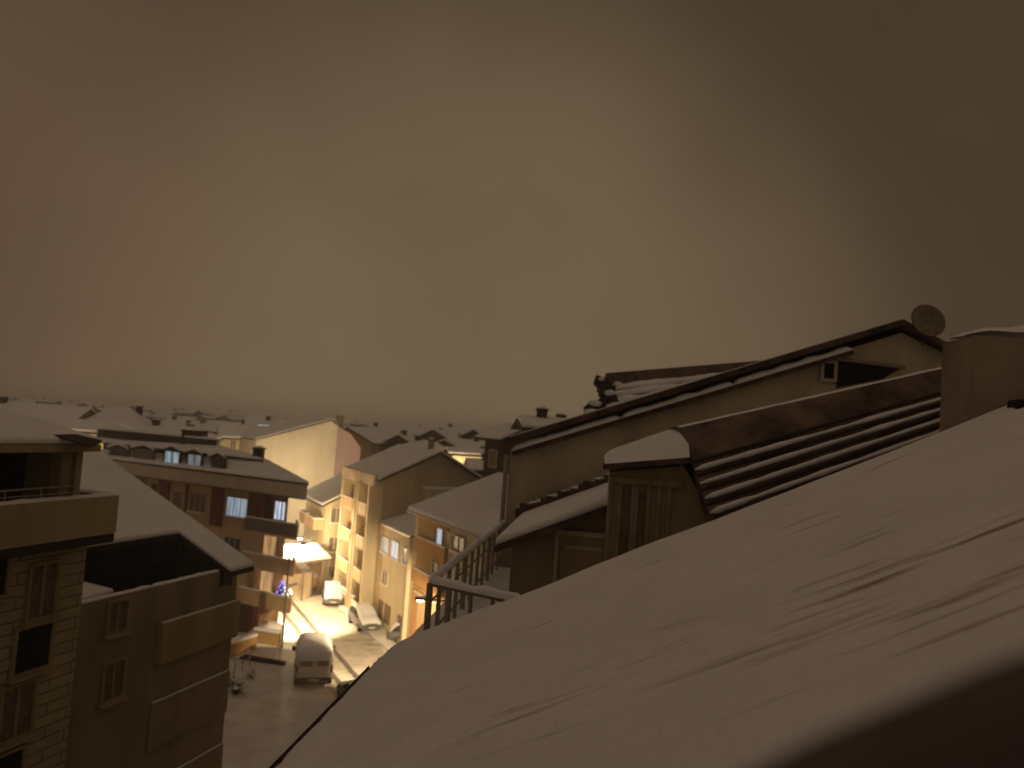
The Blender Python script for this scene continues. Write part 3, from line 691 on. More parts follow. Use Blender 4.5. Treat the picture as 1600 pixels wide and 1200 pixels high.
# E: tall pale gable at the end
EP = P(527, 700, 92); eW = Wall(EP, hdir(-78), -hdir(12))
E = thing('tall_gable_house', V(EP.x, EP.y, 0), 'tall pale lamplit blank wall with mauve side at street end', 'building')
ep = [hit(x, y, EP, eW.n) for x, y in ((520, 657), (400, 688))]; cr = hit(528, 664, EP, eW.n); e527 = V(cr.x, cr.y, 0)
mb = MB(); mb.prism([e527, cr, ep[0], ep[1], V(ep[1].x, ep[1].y, 0)], hdir(-38)*8); obj('wall', mb, PL_WHITE, E)
eS = hdir(62); nS = V(eS.y, -eS.x, 0)
sp = [hit(x, y, EP, nS) for x, y in ((529, 667), (548, 678), (564, 700), (562, 716))]
sp[0] = V(cr.x, cr.y, cr.z-.2)
mb = MB(); mb.prism([e527+eS*.02] + [p for p in sp] + [V(sp[-1].x, sp[-1].y, 0)], hdir(-28)*-.0+V(-eS.y, eS.x, 0)*5); obj('side_wall', mb, PL_SIDETINT, E)
mb = MB(); tops = [ep[1], ep[0], cr]; 
obj('roof', MB().shell([p-hdir(12)*.2 for p in tops]+[p+hdir(-38)*8.6 for p in tops], [(0, 1, 4, 3), (1, 2, 5, 4)], .12), DARK, E)
obj('roof_snow', MB().shell([p-hdir(12)*.15+Z*.125 for p in tops]+[p+hdir(-38)*8.5+Z*.125 for p in tops], [(0, 1, 4, 3), (1, 2, 5, 4)], .14), SNOW, E, bevel=.04)
chimney(E, ep[0]+hdir(12)*2, .8, .5)

# ================================================================== F: red-panelled block (left of street)
dF = hdir(-62); nF = V(dF.y, -dF.x, 0); nF = nF if nF.y < 0 else -nF
tipF = G(479, 779, 10.5); eaveW = Wall(tipF, dF, nF); WF = Wall(tipF-nF*.9, dF, nF)
LF = 23.0
Fb = thing('red_panelled_block', V(tipF.x-9, tipF.y+8, 0), 'beige block with dark red panels, corner balconies and a row of snowy dormers', 'apartment block')
s5 = WF.sz(403, 900)[0]; print('F wall start', s5, tipF)
def FQ(W, a, z, b=0): return W.at(a, z) + T*b       # b runs back along the street
mb = MB(); mb.prism([FQ(WF, s5, 0), FQ(WF, LF, 0), FQ(WF, LF, 0, 11), FQ(WF, s5, 0, 11)], Z*10.5); obj('wall', mb, PL_BROWN, Fb)
zf1 = eaveW.sz(420, 751)[1]; print('F fascia top', zf1)
mb = MB(); mb.prism([FQ(eaveW, 0, 10.5), FQ(eaveW, LF+.5, 10.5), FQ(eaveW, LF+.5, 10.5, 12.5), FQ(eaveW, 0, 10.5, 12.5)], Z*(zf1-10.5))
obj('fascia', mb, FASC, Fb)
mb = MB(); mb.prism([FQ(eaveW, .1, 10.36, .1), FQ(eaveW, LF+.4, 10.36, .1), FQ(eaveW, LF+.4, 10.36, 1.2), FQ(eaveW, .1, 10.36, 1.2)], Z*.137); obj('soffit_trim', mb, FRAMED, Fb)
RS = .36
lo4 = [FQ(eaveW, -.1, zf1+.02, -.1), FQ(eaveW, LF+.6, zf1+.02, -.1), FQ(eaveW, LF+.6, zf1+.50, 2.6), FQ(eaveW, 3.4, zf1+1.15, 2.8), FQ(eaveW, -.1, zf1+.02, 12.4), FQ(eaveW, 3.4, zf1+1.15, 9)]
ro = obj('roof', MB().shell(lo4, [(0, 1, 2, 3), (4, 0, 3, 5)], .1), DARK, Fb)
obj('roof_snow', MB().shell([p+Z*.103 for p in lo4], [(0, 1, 2, 3), (4, 0, 3, 5)], .16), SNOW, ro, bevel=.06)
AT = Wall(FQ(eaveW, 0, 0, 2.7), dF, nF); zA1 = AT.sz(268, 702)[1]; print('attic', zA1)
mb = MB(); mb.prism([FQ(AT, 4.6, zf1), FQ(AT, LF+.4, zf1), FQ(AT, LF+.4, zf1, 5.5), FQ(AT, 4.6, zf1, 5.5)], Z*(zA1-zf1-.15)); obj('attic_wall', mb, DARK, Fb)
up4 = [FQ(AT, 4.0, zA1-.14, -.5), FQ(AT, LF+1, zA1-.14, -.5), FQ(AT, LF+1, zA1+.1, 2.4), FQ(AT, 9.5, zA1+.5, 2.4), FQ(AT, 4.0, zA1-.14, 6), FQ(AT, 9.5, zA1+.5, 5)]
ro = obj('upper_roof', MB().shell(up4, [(0, 1, 2, 3), (4, 0, 3, 5)], .1), DARK, Fb)
obj('upper_roof_snow', MB().shell([p+Z*.103 for p in up4], [(0, 1, 2, 3), (4, 0, 3, 5)], .12), SNOW, ro, bevel=.05)
CL = Wall(FQ(AT, 0, 0, 1.9), dF, nF); cl0 = CL.sz(338, 700)[0]; zc_ = CL.sz(268, 681)[1]; print('clerestory', cl0, zc_, zA1)
mb = MB(); mb.prism([FQ(CL, cl0, zA1), FQ(CL, LF+1.5, zA1), FQ(CL, LF+1.5, zA1, 3), FQ(CL, cl0, zA1, 3)], Z*(zc_-zA1)); obj('clerestory', mb, DARK, Fb)
mb = MB(); mb.prism([FQ(CL, cl0-.2, zc_+.005, -.2), FQ(CL, LF+1.7, zc_+.005, -.2), FQ(CL, LF+1.7, zc_+.005, 3.2), FQ(CL, cl0-.2, zc_+.005, 3.2)], Z*.14); obj('clerestory_snow', mb, SNOW, Fb, bevel=.04)
DW_ = Wall(FQ(eaveW, 0, 0, .7), dF, nF)
for k, (cx, cy, hw, g) in enumerate(((186, 714, 13, GLASS), (225, 715, 14, GLASSW), (269, 717, 11, LITB), (304, 722, 10, LITD), (342, 728, 8, GLASS))):
    a, b, c, d = DW_.rect(cx-hw, cy-11, cx+hw, cy+12); c = zf1+.33
    mb = MB(); mb.prism([DW_.at(a-.25, zf1), DW_.at(b+.25, zf1), DW_.at(b+.25, d+.05), DW_.at((a+b)/2, d+.38), DW_.at(a-.25, d+.05)], T*1.9)
    dm = obj('dormer', mb, DARK, Fb)
    f = MB(); DW_.slab(f, a-.06, a, c, d, 0, .06); DW_.slab(f, b, b+.06, c, d, 0, .06); DW_.slab(f, a-.06, b+.06, d, d+.06, 0, .06); DW_.slab(f, (a+b)/2-.04, (a+b)/2+.04, c, d, 0, .05); obj('dormer_frame', f, FRAMED if k in (0, 4) else METALS, dm)
    f = MB(); DW_.slab(f, a, b, c, d, -.02, .02); obj('dormer_pane', f, g, dm)
    vs = []
    for i in range(9):
        fx = i/8; s_ = a-.36+(b-a+.72)*fx; hz = d+.10+.34*max(0, 1-abs(2*fx-1))**.8
        for jj in range(4): vs.append(DW_.at(s_, hz, .2)+T*(.62*jj))
    f = MB().shell(vs, [(i*4+jj, (i+1)*4+jj, (i+1)*4+jj+1, i*4+jj+1) for i in range(8) for jj in range(3)], .12); obj('dormer_snow', f, SNOW, dm, bevel=.04)
# facade: red panels and windows
for (x0, y0, x1, y1) in ((237, 752, 262, 800), (248, 757, 265, 795), (330, 768, 349, 822), (388, 774, 412, 829)):
    if x0 == 237: continue
    a, b, c, d = WF.rect(x0, y0, x1, y1); mb = MB(); WF.slab(mb, a, b, c, 10.4, -.02, .12); obj('wall_panel', mb, PL_RED, Fb)
for (x0, y0, x1, y1, g, br) in ((270, 768, 284, 800, GLASSW, 1), (297, 771, 322, 800, GLASSW, 3), (355, 778, 387, 807, LITB, 3), (218, 745, 230, 775, GLASSW, 1), (236, 756, 247, 785, GLASS, 1),
                            (350, 840, 376, 868, GLASS, 3), (300, 830, 325, 860, GLASS, 3)):
    window(Fb, WF, *WF.rect(x0, y0, x1, y1), glass=g, bars=br, frame=PL_TAN)
mb = MB()
for x in (290, 208): a = WF.sz(x, 800)[0]; WF.slab(mb, a-.12, a+.12, 2.0, 10.4, -.02, .12)
obj('facade_strip', mb, PL_RED, Fb)
# corner balconies, three levels, with the recess behind them
RW = Wall(FQ(WF, 0, 0, 2.2), dF, nF); rr0 = RW.sz(449, 800)[0]
mb = MB(); mb.prism([FQ(RW, rr0, 0), FQ(RW, s5+.5, 0), FQ(RW, s5+.5, 0, 8), FQ(RW, rr0, 0, 8)], Z*10.5); obj('recess_wall', mb, PL_BROWN, Fb)
mb = MB(); RW.slab(mb, rr0+.02, s5-.02, 7.8, 10.45, -.02, .06); obj('recess_panel', mb, PL_RED, Fb)
window(Fb, RW, *RW.rect(430, 784, 446, 812, .08), glass=LITW, bars=3, sill=False, off=.08)
e0 = WF.sz(466, 820, .5)[0]; e1 = s5+1.3; print('balcony', e0, s5, rr0)
for fl, zz in enumerate((7.55, 4.95, 2.30)):
    mb = MB(); mb.prism([FQ(WF, e0, zz-.18)+nF*.55, FQ(WF, e1, zz-.18)+nF*.55, FQ(WF, e1, zz-.18), FQ(WF, s5, zz-.18), FQ(RW, rr0, zz-.18), FQ(RW, e0, zz-.18)], Z*.18); b_ = obj('balcony', mb, PL_BROWN, Fb)
    mb = MB(); WF.slab(mb, e0, e1, zz+.0, zz+.92, .43, .55); mb.prism([FQ(WF, e0, zz)+nF*.43, FQ(WF, e0+.12, zz)+nF*.43, FQ(RW, e0+.12, zz), FQ(RW, e0, zz)], Z*.92)
    obj('balcony_parapet', mb, (METAL if fl == 0 else PL_BROWN), b_)
    mb = MB(); WF.slab(mb, e0-.03, e1, zz+.92, zz+1.0, .41, .58); mb.prism([FQ(WF, e0-.03, zz+.92)+nF*.40, FQ(WF, e0+.15, zz+.92)+nF*.40, FQ(RW, e0+.15, zz+.92), FQ(RW, e0-.03, zz+.92)], Z*.075); obj('parapet_snow', mb, SNOW, b_)
mb = MB(); WF.slab(mb, s5-.5, s5+2.4, 0, 2.10, .0, .6); obj('ground_floor_front', mb, mat('oxblood_wall', (.055, .018, .012), .8, 2, .3), Fb)
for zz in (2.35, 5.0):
    mb = MB(); RW.slab(mb, s5-2.1, s5-.9, zz, zz+2.1, 0, .05); obj('recess_glow_panel', mb, LITA, Fb)  # added glowing panels that brighten the recess, no real doors
chimney(Fb, FQ(AT, 4.3, zf1+1.1, .6), .7, 1.0, DARK)
chimney(Fb, FQ(CL, cl0+2.5, zc_-.1, 1.5), 1.6, .6, DARK)
t = thing('christmas_tree', FQ(WF, e0+1.3, 2.32, .7), 'small tree glowing violet on the lowest corner balcony', 'tree')
vb = FQ(WF, e0+1.3, 2.30, .7)
mb = MB().bar(vb+Z*.25, vb+Z*1.75, .55, 10, .03)
obj('foliage', mb, mat('fir_green', (.03, .06, .03)), t); obj('trunk', MB().bar(vb, vb+Z*.3, .06), DARK, t)
for k in range(26):
    an = k*2.4; f = (k+.5)/26; r_ = .57*(1-f)+.03; obj('fairy_light', MB().blob(vb+V(r_*math.cos(an), r_*math.sin(an), .25+1.5*f), .075, .075, .075, 6, 4), LITV, t)

# ================================================================== H: near left block with tiled facade
dH = hdir(15); nH = V(dH.y, -dH.x, 0)
HP = P(118, 1030, 19.4); WH = Wall(HP, dH, nH)
Hb = thing('tiled_facade_block', V(HP.x-3, HP.y-3, 0), 'nearest left block with tiled facade, dark loggia and snowy roof', 'apartment block')
mb = MB(); mb.prism([WH.at(-9, 0), WH.at(0, 0), WH.at(0, 0, -9), WH.at(-9, 0, -9)], Z*13.9); obj('wall', mb, TILEF, Hb)
WP = Wall(HP+nH*.75, dH, nH)
pe = WP.sz(184, 800)[0]; zp1 = WP.sz(90, 782)[1]; zp0 = WP.sz(90, 846)[1]; ze_ = WP.sz(75, 706)[1]
print('H', pe, zp0, zp1, ze_)
mb = MB(); WP.slab(mb, -9, pe, zp0, zp1, 0, -.18); mb.prism([WP.at(pe, zp0, -.18), WP.at(pe, zp0, -5), WP.at(pe, zp1, -5), WP.at(pe, zp1, -.18)], -dH*.18)
obj('loggia_parapet', mb, mat('olive_parapet_render', (.38, .33, .20), .9, .9, .3, .2, 20, streak=True), Hb)
mb = MB(); mb.prism([WP.at(-9, zp0-.02, -.02), WP.at(pe-.02, zp0-.02, -.02), WP.at(pe-.02, zp0-.02, -9), WP.at(-9, zp0-.02, -9)], Z*-.2); obj('floor_slab', mb, DARK, Hb)
snow_line([WP.at(-9, zp1, -.09), WP.at(pe-.06, zp1, -.09), WP.at(pe-.06, zp1, -4.5)], .09, .07, 'parapet_snow', Hb)
# inner dark loggia: back wall, post
pi = WP.sz(128, 750)[0]
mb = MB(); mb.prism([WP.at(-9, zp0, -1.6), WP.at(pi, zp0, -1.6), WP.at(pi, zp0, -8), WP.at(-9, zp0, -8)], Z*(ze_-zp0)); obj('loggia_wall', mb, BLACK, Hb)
mb = MB(); WP.slab(mb, pi-.42, pi-.12, zp0, ze_, -.2, -.5); obj('loggia_post', mb, PL_DULL, Hb)
mb = MB(); mb.bar(WP.at(-9, zp1+.22, -.1), WP.at(pi, zp1+.30, -.1), .022); mb.bar(WP.at(-9, zp1+.12, -.1), WP.at(pi, zp1+.14, -.1), .015)
for k in range(10): mb.bar(WP.at(pi-.1-k*.9, zp1-.02, -.1), WP.at(pi-.1-k*.9, zp1+.3, -.1), .016, 6)
obj('loggia_rail', mb, METALS, Hb)
mb = MB(); WP.slab(mb, pi-.05, pi+.12, zp0, ze_, -.15, -2.5); obj('end_wall', mb, PL_DULL2, Hb)
re = WP.sz(152, 710)[0]
rf = [WP.at(-9, ze_, .1), WP.at(re, ze_, .1), WP.at(re+.3, ze_+1.05, -6.0), WP.at(-9, ze_+1.4, -6.0)]
ro = obj('roof', MB().shell(rf, [(0, 1, 2, 3)], .16), PL_DULL2, Hb)
obj('roof_snow', MB().shell([p+Z*.165 for p in rf], [(0, 1, 2, 3)], .16), SNOW, ro, bevel=.07)
rn = (rf[1]-rf[0]).cross(rf[2]-rf[0]).normalized()
q = [hit(x, y, rf[0]+Z*.32, rn) for x, y in ((84, 681), (118, 680), (160, 690), (142, 700))]
obj('bare_roof_patch', MB().shell(q, [(0, 1, 2, 3)], .03), DARK, Hb)
# windows on tiled wall
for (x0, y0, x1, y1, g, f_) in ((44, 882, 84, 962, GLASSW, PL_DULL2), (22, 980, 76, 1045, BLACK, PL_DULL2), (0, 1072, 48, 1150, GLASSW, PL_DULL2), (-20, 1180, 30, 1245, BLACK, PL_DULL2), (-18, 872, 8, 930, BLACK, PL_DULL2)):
    a, b, c, d = WH.rect(x0, y0, x1, y1); window(Hb, WH, a, b, c, d, glass=g, frame=f_, bars=2 if g == GLASSW else 1, snow=False)

# ================================================================== I: second left block with cut-out roof terrace
dI = hdir(17); nI = V(dI.y, -dI.x, 0)
IP = P(372, 884, 27.0); WI = Wall(IP, dI, nI); zI = IP.z
Ib = thing('terrace_block', V(IP.x-3, IP.y-4, 0), 'dark block with large snowy roof slope and sunken roof terrace', 'apartment block')
print('I', zI)
Lb = 13.0
mb = MB(); mb.prism([WI.at(-Lb, 0), WI.at(0, 0), WI.at(0, 0, -10), WI.at(-Lb, 0, -10)], Z*(zI-.6)); obj('wall', mb, PL_DULL, Ib)
kI = math.tan(R(25))
def IR(a, b, h=0): return WI.at(a, zI+b*kI+h, -b)
nR = (IR(1, 0)-IR(0, 0)).cross(IR(0, 1)-IR(0, 0)).normalized()
def onroof(px, py):
    q = hit(px, py, IR(0, 0), nR); return (q-WI.p).dot(dI), -(q-WI.p).dot(nI)
cA, cB = onroof(280, 843); cA2, cB2 = onroof(140, 862); print('cut', cA, cB, cA2, cB2, onroof(345, 888), onroof(385, 885), onroof(165, 732))
cB = (cB+cB2)/2; OV = .35; RT = 7.2
vs = [IR(OV, -.4), IR(OV, RT), IR(-Lb, RT), IR(-Lb, cB), IR(cA, cB), IR(cA, -.4)]
ro = obj('roof', MB().shell(vs, [(0, 1, 2, 3, 4, 5)], .14), DARK, Ib)
obj('roof_snow', MB().shell([p+Z*.143 for p in vs], [(0, 1, 2, 3, 4, 5)], .17), SNOW, ro, bevel=.07)
vs = [IR(OV, RT), IR(OV, 12, 0), IR(-Lb, 12, 0), IR(-Lb, RT)]
for p in (vs[1], vs[2]): p.z = zI+1.2
obj('rear_roof_snow', MB().shell(vs, [(0, 1, 2, 3)], .3), SNOW, Ib)
mb = MB(); mb.prism([IR(0, 0, -.6), IR(0, 0, -.02), IR(0, RT, -.02), WI.at(0, zI-.6, -12)], -dI*.25); obj('gable_wall', mb, PL_DULL, Ib)
# terrace: dark back wall, parapet with snow line
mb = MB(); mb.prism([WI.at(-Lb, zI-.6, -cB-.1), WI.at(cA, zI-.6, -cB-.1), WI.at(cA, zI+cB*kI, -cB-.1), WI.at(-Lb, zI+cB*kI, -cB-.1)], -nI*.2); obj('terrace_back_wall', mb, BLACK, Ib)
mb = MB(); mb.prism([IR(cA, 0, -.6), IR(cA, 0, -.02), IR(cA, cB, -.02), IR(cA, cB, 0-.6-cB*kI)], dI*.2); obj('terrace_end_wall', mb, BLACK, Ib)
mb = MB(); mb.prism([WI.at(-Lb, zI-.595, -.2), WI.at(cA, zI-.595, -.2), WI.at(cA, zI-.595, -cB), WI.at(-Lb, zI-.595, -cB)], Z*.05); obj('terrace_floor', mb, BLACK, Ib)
zpar = WI.sz(240, 917)[1]; print('zpar', zpar)
mb = MB(); WI.slab(mb, -Lb, cA+.0, zI-.6, zpar, 0, -.15); obj('terrace_parapet', mb, PL_DULL, Ib)
snow_line([WI.at(-Lb, zpar, -.07), WI.at(-4, zpar, -.07), WI.at(cA, zpar, -.07)], .08, .07, 'parapet_snow', Ib)
# slatted frame lines over the terrace
snow_line([IR(cA+.05, .1, .05), IR(cA+.05, cB-.1, .05)], .04, .05, 'edge_snow', Ib)
# small snow patch of roof left of the terrace
a_, b_ = onroof(145, 905)
vs = [WI.at(WI.sz(132, 918)[0], zpar-.05, -.25), WI.at(WI.sz(190, 918)[0], zpar+.02, -.25), WI.at(WI.sz(150, 890)[0]-.3, zpar+.55, -1.35), WI.at(WI.sz(132, 890)[0]-.6, zpar+.55, -1.35)]
obj('awning_snow', MB().shell(vs, [(0, 1, 2, 3)], .12), SNOW, Ib, bevel=.04)
# sagging wire over the terrace
# balconies on the side wall
for (y0, y1, hh, pj) in ((948, 1003, PL_DULL2, .26), (1062, 1125, PL_DULL, .10), (1178, 1240, PL_DULL, .10)):
    a0_, a1_ = WI.sz(245, 975)[0], -.05
    z1_, z0_ = WI.sz(300, y0+8)[1], WI.sz(300, y1+12)[1]
    mb = MB(); WI.slab(mb, a0_, a1_, z0_, z1_, 0, pj); b_ = obj('balcony', mb, hh, Ib)
    snow_line([WI.at(a0_, z1_, pj*.7), WI.at(a1_, z1_, pj*.7)], .05, .03, 'balcony_snow', b_)
for (x0, y0, x1, y1) in ((160, 1035, 190, 1090), (168, 940, 196, 985)):
    a, b, c, d = WI.rect(x0, y0, x1, y1); window(Ib, WI, a, b, c, d, glass=GLASSW, frame=PL_DULL2, bars=2, snow=False)

# ================================================================== DISTANT ROOFS
far = [  # centre px, ridge py, depth, length, width, heading, wall, rise, hip, label
 (45, 630, 92, 13, 11, 82, PL_DULL, 1.9, 0, 'wide snow-roofed house at the left edge of the skyline'),
 (190, 636, 96, 9, 11, 78, PL_TAN, 3.0, 3.6, 'snowy hip-roofed house peaking above the nearest left roof'),
 (128, 645, 104, 9, 8, 95, PL_BROWN, 1.6, 0, 'low snow-roofed house just left of the peaked hip roof'),
 (150, 657, 82, 7.5, 5, 84, PL_CREAM, .8, 1.6, 'house with a yellow-lit wall strip above the nearest left roof edge'),
 (270, 665, 92, 9, 7, 80, DARK, 1.0, 2.5, 'dark low roof rising right behind the dormered block'),
 (375, 660, 150, 11, 9, 75, PL_CREAM, 1.7, 0, 'hazy pale house with snowy roof above the lamplit cream block'),
 (440, 656, 150, 13, 10, 62, PL_TAN, 2.4, 0, 'snow-roofed house with bright rooflight left of the tall pale wall'),
 (560, 667, 120, 7, 8, 12, PL_BROWN, 1.9, 0, 'gable-fronted snowy house directly right of the mauve wall'),
 (590, 665, 150, 7, 8, 20, DARK, 2.0, 0, 'dark gable front on the skyline left of the street-side gable'),
 (622, 663, 190, 9, 8, 78, REDW, 1.5, 2.5, 'farthest dark-walled hip roof above the gabled block ridge'),
 (632, 678, 122, 6, 6, 8, DARK, 1.6, 0, 'dark gable front behind the ridge of the gabled block'),
 (655, 668, 160, 8, 7, 96, DARK, 1.2, 0, 'dark-fronted snowy house above the gable peak'),
 (664, 688, 104, 5, 6, 80, DARK, .8, 1.5, 'low dark-fronted roof just right of the chimney on the gabled block'),
 (690, 671, 145, 7, 7, 18, REDW, 1.7, 0, 'reddish dark gable front in the middle of the far roofs at right'),
 (716, 667, 175, 9, 7, 84, DARK, 1.2, 0, 'long dark-fronted snowy roof at the skyline right of centre'),
 (748, 671, 150, 7, 7, 12, DARK, 1.8, 0, 'dark gable front near the left corner of the tall grey gable'),
 (778, 676, 125, 6, 7, 76, PL_DULL, 1.2, 2, 'hip roof closest to the left corner of the grey gable'),
 (706, 686, 112, 5.5, 6, 15, DARK, 1.5, 0, 'dark gabled house left above the yellow-lit wall'),
 (758, 689, 108, 6, 6, 94, REDW, 1.0, 0, 'small dark-fronted house right above the yellow-lit wall'),
 (742, 701, 84, 5.2, 5, 80, PL_CREAM, .35, 0, 'house whose wall shines bright yellow behind the gabled block'),
 (772, 719, 74, 4.4, 5, 84, DARK, .6, 0, 'dark square house tucked against the grey gable corner'),
 (808, 662, 62, 3.0, 4, 150, DARK, .9, 0, 'dark small roof peeping over the left end of the long verge'),
 (862, 653, 52, 3.6, 5, 84, REDW, .5, 0, 'flat dark roof edge peeping over the long verge'),
 (240, 659, 150, 11, 9, 60, PL_DULL, 1.6, 0, 'hazy snow-roofed house far behind the clerestory roof'),
 (310, 662, 170, 10, 9, 95, PL_DULL, 1.7, 3, 'hazy hip roof far behind the dormered block'),
]
for k, (px, py, Y, L, Wd, hd, wm, rise, hip_, lab) in enumerate(far):
    c = P(px, py, Y); D = hdir(hd); Pd = V(D.y, -D.x, 0)
    if Pd.y < 0: Pd = -Pd
    O = V(c.x, c.y, 0)-D*L/2-Pd*Wd/2; zr = c.z-.35
    if hip_ == 0 and hd < 40: pass
    t, pt, ro = house('distant_house', lab, O, D, L, Pd, Wd, zr-rise, zr, wm, over=.6, snow=.25, group='snow-roofed houses in the distance', hip=hip_)
    Wf = Wall(O, D, -Pd)
    for i in range(int(L/2.6)):
        zc_ = zr-rise-2.3
        for lev in range(2):
            if zc_-2.8*lev > 1: window(t, Wf, 1.0+2.6*i, 2.1+2.6*i, zc_-2.8*lev, zc_+1.3-2.8*lev, glass=GLASS if (i+k+lev) % 3 else GLASSW, sill=False, bars=2)
    if k % 2 == 0: chimney(t, pt(L*.3, Wd*.45, zr-.1), .7, .9, DARK)
    if k % 3 == 1: chimney(t, pt(L*.7, Wd*.6, zr-.3), .6, .8, DARK)
# packed rows of hazy roofs towards the skyline
rnd = random.Random(21); walls = [DARK, DARK, PL_DULL, REDW, PL_DULL2, PL_TAN]
for row, (Y0, off, step, x0_, x1_) in enumerate(((430, 5, 27, -60, 840), (310, 12, 34, -60, 830), (225, 22, 42, 200, 820), (150, 35, 48, 545, 815))):
    x = x0_
    while x < x1_:
        Y = Y0*rnd.uniform(.9, 1.1); py = 616+.07*x + off + rnd.uniform(-2.5, 4); c = P(x, py, Y)
        L = step*Y/1200*rnd.uniform(.85, 1.2); Wd = L*rnd.uniform(.6, .9); front = rnd.random() < .5
        D = hdir(rnd.uniform(-15, 25) if front else rnd.uniform(62, 112)); Pd = V(D.y, -D.x, 0)
        if Pd.y < 0: Pd = -Pd
        rise = Wd*rnd.uniform(.16, .26); O = V(c.x, c.y, 0)-D*L/2-Pd*Wd/2; wm = rnd.choice(walls)
        t, pt, ro = house('skyline_house', 'hazy snow-covered roof in the packed far rows just under the skyline', O, D, L, Pd, Wd, c.z-rise, c.z, wm, over=.5, snow=.2, group='hazy roofs packed under the skyline', hip=(0 if front or rnd.random() < .6 else Wd*.3))
        if rnd.random() < .6: chimney(t, pt(L*rnd.uniform(.2, .8), Wd*.45, c.z-.2), .9, 1.1, DARK)
        if row >= 2 and rnd.random() < .5:
            Wf = Wall(O, D, -Pd); a = rnd.uniform(.2, .6)*L; g_ = LITY if rnd.random() < .12 else GLASS
            window(t, Wf, a, a+1.5, c.z-rise-2.2, c.z-rise-.9, glass=g_, sill=False, bars=2)
        x += step*rnd.uniform(.8, 1.25)

# yellow lit strips further off: lamps in streets hidden from us
street_lamp('distant street lamp hidden behind the gabled block beside the yellow wall', V(*P(716, 760, 77).xy, 0), V(*P(722, 760, 77.5).xy, 9.5), 4200)
street_lamp('distant street lamp hidden behind the dormered block at left', V(*P(150, 700, 76).xy, 0), V(*P(155, 700, 74).xy, 9.0), 2600)
street_lamp('distant street lamp hidden between the dormered block and tall pale wall', V(*P(385, 760, 84).xy, 0), V(*P(390, 760, 84.5).xy, 8.5), 2600)
# G: pale block behind F
GB = P(345, 676, 98); dG = hdir(70)
t, pt, ro = house('pale_block', 'lamplit cream block with one window between the dormered block and tall pale wall', V(GB.x, GB.y, 0), dG, 9.5, V(-dG.y, dG.x, 0), 7, GB.z-.6, GB.z+.8, PL_CREAM, cat='apartment block')
wg = Wall(V(GB.x, GB.y, 0), dG, V(dG.y, -dG.x, 0)); window(t, wg, *wg.rect(394, 690, 402, 706), glass=GLASSW); window(t, wg, *wg.rect(360, 688, 368, 703), glass=GLASSW)
# blue rooflight
p = P(410, 669, 108); t = thing('rooflight', p, 'small bright blue-white rooflight on the far snowy roof', 'rooflight')
obj('pane', MB().obox(p, V(.7, .2, 0), V(0, .5, .4), V(0, -.02, .04)), LITW, t); obj('frame', MB().obox(p-V(0, -.1, .08), V(.85, .24, 0), V(0, .6, .48), V(0, -.02, .04)), FRAMED, t)

# ================================================================== VEHICLES
def wheel(par, x, y, r=.31):
    w_ = obj('wheel', MB().bar(V(x, y-.1, r), V(x, y+.1, r), r, 18), RUB, par); s_ = 1 if y > 0 else -1
    obj('rim', MB().bar(V(x, y+s_*.1, r), V(x, y+s_*.115, r), r*.6, 14), METAL, w_)
def loft(sections):                     # each: x, [(y, z) ...] outline half, mirrored
    mb = MB(); n = None; vs = []
    for x, prof in sections:
        ring = [V(x, y, z) for y, z in prof]+[V(x, -y, z) for y, z in reversed(prof)]; n = len(ring); vs += ring
    m_ = len(sections)
    fs = [(i*n+j, (i+1)*n+j, (i+1)*n+(j+1) % n, i*n+(j+1) % n) for i in range(m_-1) for j in range(n)]
    fs += [tuple(range(n)), tuple((m_-1)*n+j for j in range(n-1, -1, -1))]
    return mb.add(vs, fs)
def snow_cap(prof, hw, th, zadd=0):
    xs = [prof[0][0]+(prof[-1][0]-prof[0][0])*i/36 for i in range(37)]
    def zt(x):
        for (xa, za), (xb, zb) in zip(prof, prof[1:]):
            if xa <= x <= xb: return za+(zb-za)*(x-xa)/max(1e-6, xb-xa)
        return prof[-1][1]
    mb = MB(); vs = []; K = 12
    for i, x in enumerate(xs):
        ex = max(0, 1-abs(2*i/36-1)**7)
        zs = sum(zt(min(prof[-1][0], max(prof[0][0], x+d))) for d in (-.15, 0, .15))/3
        for j in range(K+1):
            f = 2*j/K-1; ey = max(0, 1-abs(f)**5); narrow = 1-.12*max(0, (zs-.95))
            vs.append(V(x, f*hw*narrow, zs-.03+(th*ey**.5*ex**.5)+.03*noise.noise(V(x*1.5, f*2, th))*ey))
    return mb.add(vs, [(i*(K+1)+j, (i+1)*(K+1)+j, (i+1)*(K+1)+j+1, i*(K+1)+j+1) for i in range(36) for j in range(K)])
